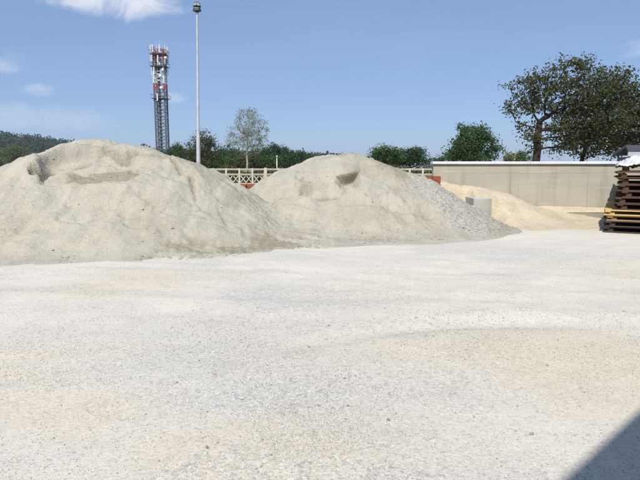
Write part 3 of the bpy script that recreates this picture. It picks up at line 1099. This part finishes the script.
for py in (99, 67, 55):
    z = at(162, py, TY).z
    s = wd + .75
    p = MB().box(-s, s, -s, s, z, z + .10)
    for q in range(4):
        a_ = [(-s, -s), (s, -s), (s, s), (-s, s)][q]; b2 = [(-s, -s), (s, -s), (s, s), (-s, s)][(q + 1) % 4]
        p.tube((*a_, z + 1.0), (*b2, z + 1.0), .05, n=4)
        p.tube((*a_, z + .1), (*a_, z + 1.0), .05, n=4)
    obj('platform', p.mesh('platform'), M['grey_steel'], tower)
ant_me = MB().box(-.16, .16, -.1, .1, -1.0, 1.0, .03).mesh('antenna_panel'); ant_me.materials.append(M['white_steel'])
arm_me = MB().tube((0, 0, 0), (0, -1.0, 0), .045, n=5).mesh('antenna_arm'); arm_me.materials.append(M['grey_steel'])
for py, nA, rad in ((50, 9, 2.3), (60, 8, 2.3), (71, 6, 2.1), (97, 3, 2.3)):
    z = at(162, py, TY).z
    for i in range(nA):
        t = 2 * math.pi * (i + .3 * random.random()) / nA
        x, y = rad * math.cos(t), rad * math.sin(t)
        o = obj('antenna_panel', ant_me, None, tower, (x, y, z + random.uniform(-.3, .3)), (0, 0, t + math.pi / 2))
        obj('antenna_arm', arm_me, None, o, (0, -.08 if False else 0, .4), (0, 0, math.pi))
dish = MB()
nD = 14
ring = []
vs = [(0, 0, 0)]
for q, (rr, zz) in enumerate(((.22, .03), (.40, .10), (.46, .16), (.46, .34))):
    for i in range(nD):
        t = 2 * math.pi * i / nD
        vs.append((rr * math.cos(t), -zz, rr * math.sin(t)))
fs = [(0, 1 + i, 1 + (i + 1) % nD) for i in range(nD)]
for q in range(3):
    for i in range(nD):
        a_, b2 = 1 + q * nD + i, 1 + q * nD + (i + 1) % nD
        fs.append((a_, b2, b2 + nD, a_ + nD))
fs.append(tuple(1 + 3 * nD + i for i in range(nD)))
dish.add(vs, fs)
dme = dish.mesh('dish_antenna', True); dme.materials.append(M['white_steel'])
for (px, py, rz) in ((160, 76, .2), (163, 70, -.6), (165, 58, .7), (159, 64, -.2), (161, 88, .4)):
    p = at(px, py, TY - 2.0)
    obj('dish_antenna', dme, None, tower, (p.x - tower.location.x, -1.75, p.z), (0, 0, rz))
for i, (dx, hh) in enumerate(((-.9, 2.2), (.2, 2.8), (1.0, 1.8), (1.9, 1.6), (-1.9, 1.5))):
    obj('whip_antenna', MB().tube((dx, -.3 * i + .6, TH - .6), (dx, -.3 * i + .6, TH + hh), .06, .035, 5).mesh('whip_antenna'), M['white_steel'], tower)

# ------------------------------------------------------------------ trees
def colonize(att, trunk, step, infl, kill, iters=90):
    nodes = [Vector(p) for p in trunk]
    P = np.array([tuple(p) for p in nodes], dtype=float)
    par = [-1] + list(range(len(nodes) - 1))
    alive = np.ones(len(att), bool)
    for _ in range(iters):
        A_ = att[alive]
        if len(A_) == 0: break
        D = ((A_[:, None, :] - P[None]) ** 2).sum(-1)
        nn = D.argmin(1); dd = np.sqrt(D.min(1))
        use = dd < infl
        if not use.any():
            use = dd <= dd.min() * 1.3
        new = []
        for j in np.unique(nn[use]):
            v = A_[use & (nn == j)] - P[j]
            v = v / np.linalg.norm(v, axis=1, keepdims=True)
            d = v.mean(0) + rng.normal(0, .12, 3) + np.array((0, 0, .05))
            L_ = np.linalg.norm(d)
            if L_ < 1e-3: continue
            q = P[j] + d / L_ * step
            new.append((q, j))
        if not new: break
        P = np.vstack([P] + [q[None] for q, _ in new])
        par += [j for _, j in new]
        D = ((att[:, None, :] - P[-len(new):][None]) ** 2).sum(-1).min(1)
        alive &= D > kill * kill
        if len(P) > 1500: break
    return P, np.array(par)


def branch_mesh(name, P, par, r_base, r_tip=.012, sides=6):
    nch = np.zeros(len(P))
    has = np.zeros(len(P), bool)
    has[par[par >= 0]] = True
    nch[~has] = 1
    for i in range(len(P) - 1, 0, -1):
        nch[par[i]] += nch[i]
    rad = np.maximum(r_tip, r_base * (nch / nch[0]) ** .52)
    i = np.arange(1, len(P)); a = P[par[1:]]; b = P[1:]
    d = b - a
    d = d / (np.linalg.norm(d, axis=1, keepdims=True) + 1e-9)
    ref = np.where(np.abs(d[:, 2:3]) > .9, np.array([[1., 0, 0]]), np.array([[0, 0, 1.]]))
    u = np.cross(d, ref); u /= np.linalg.norm(u, axis=1, keepdims=True)
    v = np.cross(d, u)
    t = np.arange(sides) * 2 * np.pi / sides
    cs, sn = np.cos(t)[None, :, None], np.sin(t)[None, :, None]
    off = u[:, None] * cs + v[:, None] * sn
    ra = np.minimum(rad[par[1:]], rad[1:] * 1.5)[:, None, None]; rb = rad[1:][:, None, None]
    ring0 = (a - d * .02)[:, None] + off * ra
    ring1 = (b + d * .02)[:, None] + off * rb
    V = np.concatenate([ring0, ring1], 1).reshape(-1, 3)
    base = (np.arange(len(i)) * 2 * sides)[:, None]
    k = np.arange(sides)[None]
    Fq = np.stack([base + k, base + (k + 1) % sides, base + sides + (k + 1) % sides, base + sides + k], -1).reshape(-1, 4)
    return mesh_np(name, V, Fq, True), rad


def leaf_mesh(name, C, size, up=.4, swept=(0, 0, 0), aspect=.55):
    n = len(C)
    d = rng.normal(0, 1, (n, 3)) + np.array(swept)
    d /= np.linalg.norm(d, axis=1, keepdims=True)
    nrm = rng.normal(0, 1, (n, 3)); nrm[:, 2] = np.abs(nrm[:, 2]) + up
    s = np.cross(d, nrm); s /= np.linalg.norm(s, axis=1, keepdims=True) + 1e-9
    nn = np.cross(s, d)
    sz = (size * rng.uniform(.6, 1.35, n))[:, None]
    V = np.stack([C - d * sz * .5, C + s * sz * aspect * .5 + nn * sz * .08, C + d * sz * .5, C - s * sz * aspect * .5 + nn * sz * .08], 1).reshape(-1, 3)
    Fq = np.arange(n * 4).reshape(n, 4)
    return mesh_np(name, V, Fq, False)


def sample_env(env, n, shell=.35):
    env = np.array(env, float)
    vol = env[:, 3] * env[:, 4] * env[:, 5]
    pick = rng.choice(len(env), n, p=vol / vol.sum())
    d = rng.normal(0, 1, (n, 3)); d /= np.linalg.norm(d, axis=1, keepdims=True)
    r = rng.random(n) ** (1 / 3)
    r = shell + (1 - shell) * r
    return env[pick, :3] + d * r[:, None] * env[pick, 3:6]


def tree(name, loc, env, trunk, r_base, n_att, leaves, leaf, mat, label, group=None, bark='bark', clump=.25, step=.3, swept=(0, 0, 0), shell=.3, sides=6, r_tip=.012, up=.4, aspect=.55):
    t = empty(name, loc, label, 'tree', group)
    att = sample_env(env, n_att, shell)
    size = max(max(e[3:6]) for e in env)
    P, par = colonize(att, trunk, step, size * 3, step * 1.6)
    tm, rad = branch_mesh('trunk', P, par, r_base, r_tip, sides)
    obj('trunk', tm, M[bark], t)
    thin = P[(rad < r_tip * 2.2)]
    cent = np.vstack([att, thin, thin])
    per = max(1, leaves // len(cent))
    w_ = rng.gamma(.8, 1.25, len(cent)); cnt = np.maximum(0, (w_ * per)).astype(int)
    C = np.repeat(cent, cnt, axis=0)
    C = C + rng.normal(0, clump, C.shape) * np.array([1, 1, .75]) + np.array(swept) * rng.random((len(C), 1)) * clump
    C = C[C[:, 2] > .25]
    obj('crown', leaf_mesh('crown', C, leaf, up, swept, aspect), M[mat], t)
    return t


def env_px(base, Y, lobes):
    """crown lobes given by where they show in the picture, turned into metres at distance Y"""
    out = []
    s = Y / F
    for (px, py, rx, ry) in lobes:
        p = at(px, py, Y)
        out.append((p.x - base[0], rng.uniform(-.25, .25) * rx * s, p.z, rx * s, rx * s * .9, ry * s))
        for _ in range(3):                     # tufts that break the outline
            th = rng.uniform(-.4, math.pi + .4)
            k = rng.uniform(.16, .34)
            p = at(px + rx * 1.02 * math.cos(th), py - ry * 1.02 * math.sin(th), Y)
            out.append((p.x - base[0], rng.uniform(-.6, .6) * rx * s, max(p.z, .5), rx * s * k, rx * s * k, ry * s * k * 1.2))
    return out


# the large tree behind the wall
BY = 22.0
b0 = at(536, 165, BY); b0.z = 0
lob = [(520, 92, 18, 15), (516, 110, 16, 10), (535, 104, 18, 14), (530, 80, 14, 9), (545, 84, 24, 14), (572, 74, 20, 13), (553, 63, 5, 5), (592, 60, 6, 5), (584, 66, 9, 6), (608, 71, 7, 7), (636, 84, 8, 6), (503, 86, 5, 4), (503, 113, 5, 4), (560, 100, 30, 18), (590, 92, 30, 20), (612, 88, 22, 20), (628, 100, 18, 22), (600, 118, 34, 18),
       (640, 112, 26, 22), (570, 125, 26, 14), (555, 137, 26, 12), (600, 140, 34, 13), (640, 142, 28, 12), (660, 115, 22, 25), (522, 124, 12, 8), (518, 135, 9, 6), (527, 148, 10, 6), (590, 70, 10, 7), (625, 80, 12, 9)]
e = env_px(b0, BY, lob)
tz = lambda py: at(536, py, BY).z
trunk = [(0, 0, -.2), (.0, 0, .6), (-.03, .02, 1.2), (.02, 0, tz(150)), (0, 0, tz(140)), (.03, 0, tz(130)), (.05, 0, tz(122))]
tree('broadleaf_tree', (b0.x, BY, 0), e, trunk, .15, 1250, 21000, .12, 'leaf_big', 'large windswept dark broadleaf tree leaning over the concrete wall', None,
     clump=.14, step=.2, swept=(.5, 0, .35), shell=.15, r_tip=.012)
b1 = at(580, 165, BY + 1.8); b1.z = 0
e = env_px(b1, BY + 1.8, [(585, 118, 34, 18), (605, 132, 34, 16), (570, 140, 26, 12), (630, 130, 30, 18), (610, 100, 24, 16), (650, 140, 24, 14), (560, 150, 18, 9), (590, 153, 24, 10), (620, 150, 28, 10), (650, 153, 24, 10)])
trunk = [(0, 0, -.2), (-.05, 0, .7), (0, 0, 1.5), (.1, 0, 2.1), (.25, .05, 2.6)]
tree('broadleaf_tree', (b1.x, BY + 1.8, 0), e, trunk, .085, 520, 9500, .12, 'leaf_big', 'thick dark broadleaf tree close behind the pallet pile and shed', None,
     clump=.17, step=.22, swept=(.4, 0, .3), shell=.1)

# round tree beyond the wall
YY = 50.0
b = at(474, 165, YY); b.z = 0
e = env_px(b, YY, [(473, 143, 18, 14), (474, 133, 13, 8), (460, 150, 14, 9), (487, 150, 13, 10), (470, 157, 22, 7), (486, 137, 9, 7), (452, 156, 10, 5)])
tree('round_tree', (b.x, YY, 0), e, [(0, 0, -.2), (0, 0, .8), (.05, 0, 1.6), (0, 0, 2.3)], .2, 420, 11000, .2, 'leaf_mid', 'rounded green tree rising above the middle of the concrete wall', None,
     clump=.26, step=.35, shell=.45)
YY = 58.0
b = at(386, 165, YY); b.z = 0
e = env_px(b, YY, [(384, 156, 13, 7), (383, 152, 9, 5), (393, 158, 10, 6), (378, 161, 9, 6)])
tree('round_tree', (b.x, YY, 0), e, [(0, 0, -.2), (0, 0, .6), (.05, 0, 1.2)], .16, 220, 5500, .2, 'leaf_mid', 'low bushy green tree just right of the second sand heap top', None,
     clump=.28, step=.35, shell=.45)
b = at(410, 165, YY + 3); b.z = 0
e = env_px(b, YY + 3, [(405, 157, 11, 8), (416, 156, 9, 7), (420, 161, 8, 6), (400, 161, 9, 6)])
tree('round_tree', (b.x, YY + 3, 0), e, [(0, 0, -.2), (0, 0, .6), (.05, 0, 1.2)], .16, 220, 5500, .2, 'leaf_dark', 'bushy dark tree behind the fence next to the concrete wall end', None,
     clump=.28, step=.35, shell=.45)
YY = 75
b = at(433, 165, YY); b.z = 0
e = env_px(b, YY, [(436, 162, 12, 4), (446, 161, 9, 4)])
tree('round_tree', (b.x, YY, 0), e, [(0, 0, -.2), (0, 0, .5), (.05, 0, .9)], .1, 90, 1800, .22, 'leaf_dark', 'small dark bush tree showing over the left end of the wall', None, clump=.3, step=.4, shell=.4)

b = at(516, 165, 40); b.z = 0
e = env_px(b, 40, [(511, 158, 8, 5), (524, 157, 8, 6), (517, 161, 12, 4)])
tree('leafy_shrub', (b.x, 40, 0), e, [(0, 0, -.2), (0, 0, .5), (.05, 0, 1.0)], .07, 120, 1500, .13, 'leaf_mid', 'loose green shrub in front of the cream house beyond the wall', None, clump=.16, step=.2, shell=.2)

# pale sparse tree
YY = 70.0
b = at(247, 165, YY); b.z = 0
e = env_px(b, YY, [(248, 122, 14, 13), (239, 131, 11, 10), (258, 130, 12, 13), (248, 143, 20, 11), (234, 140, 8, 8), (263, 139, 8, 10), (252, 113, 9, 6), (243, 114, 7, 5)])
tree('pale_tree', (b.x, YY, 0), e, [(0, 0, -.2), (-.05, 0, 1.0), (.05, 0, 2.0), (.0, 0, 3.0), (.12, 0, 4.0), (.1, 0, 5.0)], .12, 520, 6500, .15, 'leaf_pale',
     'slender sparse tree with silvery leaves and a pale trunk', None, 'pale_bark', clump=.2, step=.28, shell=.1, r_tip=.026, swept=(0, 0, .3))
# olive bush behind the mast
YY = 62.0
b = at(203, 165, YY); b.z = 0
e = env_px(b, YY, [(202, 147, 14, 13), (207, 137, 8, 7), (196, 151, 12, 10), (211, 151, 9, 12), (202, 160, 17, 7)])
tree('bushy_tree', (b.x, YY, 0), e, [(0, 0, -.2), (0, 0, .6), (.05, 0, 1.4), (0, 0, 2.0)], .15, 380, 7500, .17, 'leaf_olive',
     'olive brown bushy tree directly behind the lamp mast', None, clump=.22, step=.3, shell=.3, r_tip=.02, swept=(0, 0, .6))
# dark trees along the field edge
dark = [(178, 150, 5, 6, 120, 'leaf_dark', 'small round dark tree between the tower foot and the lamp mast'),
        (184, 158, 9, 6, 95, 'leaf_dark', 'dark low tree left of the olive bushy tree'),
        (226, 154, 11, 8, 95, 'leaf_dark', 'dark green tree between the lamp mast and the pale sparse tree'),
        (236, 160, 9, 6, 85, 'leaf_mid', 'green tree at the foot of the pale sparse tree'),
        (247, 160, 10, 6, 80, 'leaf_olive', 'olive shrub tree right behind the pale trunk'),
        (262, 155, 8, 8, 95, 'leaf_dark', 'dark tree close right of the pale sparse tree'),
        (272, 153, 9, 8, 100, 'leaf_dark', 'tallest dark tree right of the pale sparse tree'),
        (268, 163, 11, 5, 80, 'leaf_mid', 'low green tree in front of the tall dark tree'),
        (284, 156, 8, 7, 100, 'leaf_dark', 'dark tree standing behind the thin white post'),
        (294, 160, 9, 6, 95, 'leaf_dark', 'dark low tree next to the left slope of the second heap'),
        (306, 160, 8, 5, 110, 'leaf_dark', 'small dark tree just over the second heap shoulder'),
        (216, 162, 8, 5, 80, 'leaf_mid', 'low green shrub tree right of the lamp mast'),
        (168, 156, 9, 6, 110, 'leaf_dark', 'dark tree in front of the telecom tower foot'),
        (318, 161, 7, 4, 120, 'leaf_dark', 'tiny dark tree hidden behind the second heap crest')]
for (px, py, rx, ry, YY, mt, lab) in dark[:-1]:
    b = at(px, 165, YY); b.z = 0
    lo = 168
    e = env_px(b, YY, [(px, py, rx, ry), (px - rx * .45, py + ry * .5, rx * .7, ry * .7), (px + rx * .5, py + ry * .4, rx * .6, ry * .7), (px, (py + lo) / 2, rx * .9, (lo - py) * .5)])
    hh = max(x[2] for x in e)
    tree('field_tree', (b.x, YY, 0), e, [(0, 0, -.2), (0, 0, .5), (.04, 0, max(.9, hh * .4))], .14, 130, 3000, .3, mt, lab, 'trees along the far field edge', clump=.36, step=.55, shell=.4)

# ------------------------------------------------------------------ field, far wood and hill
def hill_h(x, y):
    # ridge profile measured along x at y = 600
    px = np.array([-2500, -900, -500, -355, -310, -272, -200, -155, -60, 0, 40, 120, 2500])
    hz_ = np.array([40, 48, 40, 30.5, 27, 20, 14.5, 11, 9.5, 7, 1, 0, 0])
    r = np.interp(x, px, hz_)
    s = sst(330, 610, y + 25 * fbm(x * .006, y * .006, 2, 3))
    return r * s * sst(1500, 900, y)


hx = np.linspace(-2500, 2500, 260); hy = np.linspace(300, 1500, 90)
HX, HY = np.meshgrid(hx, hy)
HZ = hill_h(HX, HY) + 1.2 * fbm(HX * .02, HY * .02, 1, 3) * sst(.5, 5, hill_h(HX, HY)) - .3
tag(obj('hill', grid_mesh('hill', HX, HY, HZ), M['hill']), kind='structure')

fx_ = axis(-60, 60, 6, 3000, 1.3); fy_ = np.concatenate([np.linspace(37.5, 320, 40), np.geomspace(340, 3000, 14)])
FX, FYg = np.meshgrid(fx_, fy_)
tag(obj('grass_field', grid_mesh('grass_field', FX, FYg, np.full(FX.shape, .012)), M['field']), kind='structure')

N = 3600
X = rng.uniform(-520, 45, N); Yv = 335 + 285 * rng.random(N) ** .8
Hh = hill_h(X, Yv)
front = rng.random(N) < .18
keep = (Hh > .6) | (Yv < 360)
X, Yv, Hh = X[keep], Yv[keep], Hh[keep]
sz = rng.uniform(1.8, 3.2, len(X)) * (1 + 1.1 * rng.random(len(X)) ** 2) * np.where(Yv < 360, .8, 1)
per = 44
tint = rng.random(len(X))
ang = rng.normal(0, 1, (len(X), per, 3)); ang /= np.linalg.norm(ang, axis=2, keepdims=True)
rr = (.55 + .45 * rng.random((len(X), per, 1)))
C = np.stack([X, Yv, Hh + sz * 1.05], 1)[:, None] + ang * rr * sz[:, None, None] * np.array([1, 1, 1.05])
lm = leaf_mesh('far_wood', C.reshape(-1, 3), 2.3, .6, aspect=.8)
wood = obj('far_wood', lm, M['leaf_wood'])
tag(wood, 'dark green wood covering the distant hillside', 'wood', kind='stuff')
# a lighter tree standing out at the edge of the wood
YY = 250.0
b = at(14, 165, YY); b.z = 0
e = env_px(b, YY, [(14, 152, 8, 7), (10, 157, 6, 6), (19, 157, 6, 6), (14, 161, 8, 4)])
tree('field_tree', (b.x, YY, 0), e, [(0, 0, -.2), (0, 0, 1.2), (.1, 0, 2.4)], .3, 130, 2600, .8, 'leaf_yellow', 'lighter yellow green tree in front of the wooded hill', None, clump=.9, step=1.2, shell=.4, r_tip=.03)

# hedge beyond the lattice fence
hb = empty('hedge', (-7, 42, 0), 'clipped dark hedge running behind the pale lattice fence', 'hedge')
nl = 16000
hc = np.stack([rng.uniform(-2, 17.5, nl), rng.normal(0, .35, nl), .05 + 1.45 * rng.random(nl) ** .8], 1)
hc[:, 2] *= 1 + .35 * fbm(hc[:, 0] * .8, hc[:, 0] * 0, 3, 3)
obj('crown', leaf_mesh('crown', hc, .16, .4), M['leaf_olive'], hb)
hm = MB()
for i in range(30):
    x = -1.8 + i * .64
    hm.tube((x, 0, -.05), (x + random.uniform(-.1, .1), 0, 1.1), .03, .012, 5)
obj('trunk', hm.mesh('trunk'), M['bark'], hb)

# white rail fence in the field at the left
ry = 90.0
r0 = at(-40, 165, ry); r1 = at(48, 165, ry)
wf = empty('rail_fence', (r0.x, ry, 0), 'white rail fence across the green field beyond the largest heap', 'fence')
ln = r1.x - r0.x
npst = 6
pme = MB().box(-.09, .09, -.09, .09, 0, 1.5, .01).mesh('post'); pme.materials.append(M['white_steel'])
rme = MB().box(.09, ln / npst - .09, -.04, .04, -.08, .08, .01).mesh('rail'); rme.materials.append(M['white_steel'])
for i in range(npst + 1):
    obj('post', pme, None, wf, (i * ln / npst, 0, 0))
    if i < npst:
        obj('rail', rme, None, wf, (i * ln / npst, 0, 1.42))
# thin white post by the dark trees
wp = at(277, 170, 45.0)
tp = empty('thin_post', (wp.x, 45, 0), 'thin white lamp post in front of the dark trees', 'post')
zt_ = at(277, 157, 45.0).z
obj('shaft', MB().tube((0, 0, 0), (0, 0, zt_), .055, .04, 8).mesh('shaft', True), M['steel'], tp)
obj('cap', MB().tube((0, 0, zt_), (0, 0, zt_ + .12), .09, .06, 8).mesh('cap'), M['steel'], tp)


def house(px, py_eave, YY, wpx, rise_px, wallm, label, roofm='tiles', nw=3):
    p = at(px, py_eave, YY)
    W = wpx * YY / F
    h = empty('house', (p.x - W / 2, YY, 0), label, 'house')
    D = W * .8
    obj('wall', MB().box(0, W, 0, D, 0, p.z).mesh('wall'), M[wallm], h)
    rs = rise_px * YY / F
    o = W * .05
    rf = MB().add([(-o, -o, p.z), (W + o, -o, p.z), (W + o, D + o, p.z), (-o, D + o, p.z), (W * .12, D / 2, p.z + rs), (W * .88, D / 2, p.z + rs)],
                  [(0, 1, 5, 4), (2, 3, 4, 5), (1, 2, 5), (3, 0, 4), (3, 2, 1, 0)])
    rf_o = obj('roof', rf.mesh('roof'), M[roofm], h)
    obj('chimney', MB().box(W * .7, W * .7 + W * .07, D * .4, D * .5, p.z + rs * .5, p.z + rs * 1.35).mesh('chimney'), M[wallm], rf_o)
    ww = W / (nw * 2.4)
    for fl_ in range(2):
        for i in range(nw):
            x = W * (i + .5) / nw - ww / 2
            z = p.z * (.16 + .46 * fl_)
            fr = obj('window', MB().box(x, x + ww, -.05, .02, z, z + p.z * .24).mesh('window'), M['fascia'], h)
            obj('pane', MB().box(x + ww * .12, x + ww * .88, -.07, -.045, z + p.z * .02, z + p.z * .22).mesh('pane'), M['glass'], fr)
    return h


house(515, 157, 60, 15, 4, 'render', 'cream house glimpsed between the round tree and the large tree', 'tiles')
house(298, 159, 210, 16, 4, 'grey_render', 'grey far house between the dark trees and the second heap')

# ------------------------------------------------------------------ loose stones
def icosa():
    t = (1 + 5 ** .5) / 2
    v = np.array([(-1, t, 0), (1, t, 0), (-1, -t, 0), (1, -t, 0), (0, -1, t), (0, 1, t), (0, -1, -t), (0, 1, -t), (t, 0, -1), (t, 0, 1), (-t, 0, -1), (-t, 0, 1)], float)
    v /= np.linalg.norm(v[0])
    f = np.array([(0, 11, 5), (0, 5, 1), (0, 1, 7), (0, 7, 10), (0, 10, 11), (1, 5, 9), (5, 11, 4), (11, 10, 2), (10, 7, 6), (7, 1, 8), (3, 9, 4), (3, 4, 2), (3, 2, 6), (3, 6, 8), (3, 8, 9),
                  (4, 9, 5), (2, 4, 11), (6, 2, 10), (8, 6, 7), (9, 8, 1)])
    return v, f


IV, IF = icosa()


OV = np.array([(1, 0, 0), (-1, 0, 0), (0, 1, 0), (0, -1, 0), (0, 0, 1), (0, 0, -1)], float)
OF = np.array([(0, 2, 4), (2, 1, 4), (1, 3, 4), (3, 0, 4), (2, 0, 5), (1, 2, 5), (3, 1, 5), (0, 3, 5)])


def pebbles(name, X, Y, Z, S, label, mat='pebble', fine=False):
    n = len(X)
    BV, BF = (OV, OF) if fine else (IV, IF)
    k_ = len(BV)
    V = BV[None] * (1 + rng.normal(0, .16, (n, k_, 1)))
    sc = S[:, None] * rng.uniform(.6, 1.15, (n, 3)); sc[:, 2] *= .7
    V = V * sc[:, None]
    a = rng.uniform(0, 2 * np.pi, n); c, s = np.cos(a)[:, None], np.sin(a)[:, None]
    V = np.stack([V[..., 0] * c - V[..., 1] * s, V[..., 0] * s + V[..., 1] * c, V[..., 2]], -1)
    V = V + np.stack([X, Y, Z + sc[:, 2] * .35], 1)[:, None]
    Fq = BF[None] + (np.arange(n) * k_)[:, None, None]
    o = obj(name, mesh_np(name, V.reshape(-1, 3), Fq.reshape(-1, 3), False), M[mat])
    return tag(o, label, 'gravel', kind='stuff')


def scatter(n, y0, y1, smin, smax, pw):
    yy = y0 + (y1 - y0) * rng.random(n) ** 1.3
    xx = (rng.random(n) * 2 - 1) * (yy * .62 + .9)
    den = np.clip(.07 + 1.3 * sst(.0, .45, fbm(xx * .8 + 3, yy * 1.1 + 5, 1, 4)), 0, 1)
    k = rng.random(n) < den
    xx, yy = xx[k], yy[k]
    S = smin + (smax - smin) * rng.random(len(xx)) ** pw
    return xx, yy, S


xs1, ys1, S1 = scatter(30000, 2.1, 6.0, .004, .0085, 3.0)
xs2, ys2, S2 = scatter(16000, 5.5, 11.0, .0022, .008, 3.0)
xs3 = rng.uniform(-1.5, 2.6, 240); ys3 = rng.uniform(2.6, 6.5, 240); S3 = .006 + .011 * rng.random(240) ** 3
xa_, ya_, Sa = np.concatenate([xs1, xs2, xs3]), np.concatenate([ys1, ys2, ys3]), np.concatenate([S1, S2, S3])
pebbles('loose_gravel', xa_, ya_, ground_h(xa_, ya_), Sa, 'loose grey and white stones strewn over the pale yard')

cc = np.concatenate(CLODS[:3])
pebbles('sand_clods', cc[:, 0], cc[:, 1], cc[:, 2], .006 + .028 * rng.random(len(cc)) ** 3, 'small clods of caked sand lying on the slopes of the heaps', 'clod')

# ------------------------------------------------------------------ summer haze
HZB = 5000
hz = MB().box(-HZB, HZB, -HZB, HZB, -1.4, 80).mesh('haze')
hm_ = bpy.data.materials.new('haze_air')
hm_.use_nodes = True
hn = NT(hm_.node_tree)
hn.n.clear()
ho = hn.new('ShaderNodeOutputMaterial')
pv = hn.new('ShaderNodeVolumePrincipled')
pv.inputs['Color'].default_value = (.80, .88, 1.0, 1)
pv.inputs['Density'].default_value = 0.00018
pv.inputs['Anisotropy'].default_value = 0.0
hn.l.new(pv.outputs[0], ho.inputs['Volume'])
tag(obj('haze', hz, hm_), kind='stuff')

nf = 420000
yf = 2.1 + 6.4 * rng.random(nf) ** 1.45
xf = (rng.random(nf) * 2 - 1) * (yf * .62 + .9)
dn_ = .10 + .9 * sst(-.05, .5, fbm(xf * .9 + 3, yf * 1.3 + 5, 1, 5, .6)) + .25 * sst(.1, .5, fbm(xf * 3, yf * 3, 5, 3))
kf = rng.random(nf) < np.clip(dn_, 0, 1)
xf, yf = xf[kf], yf[kf]
sf = .0022 + .0030 * rng.random(len(xf)) ** 2
pebbles('fine_grit', xf, yf, ground_h(xf, yf), sf, 'fine grit and chippings lying loose over the pale yard', 'pebble', True)
print('grit', len(xf))
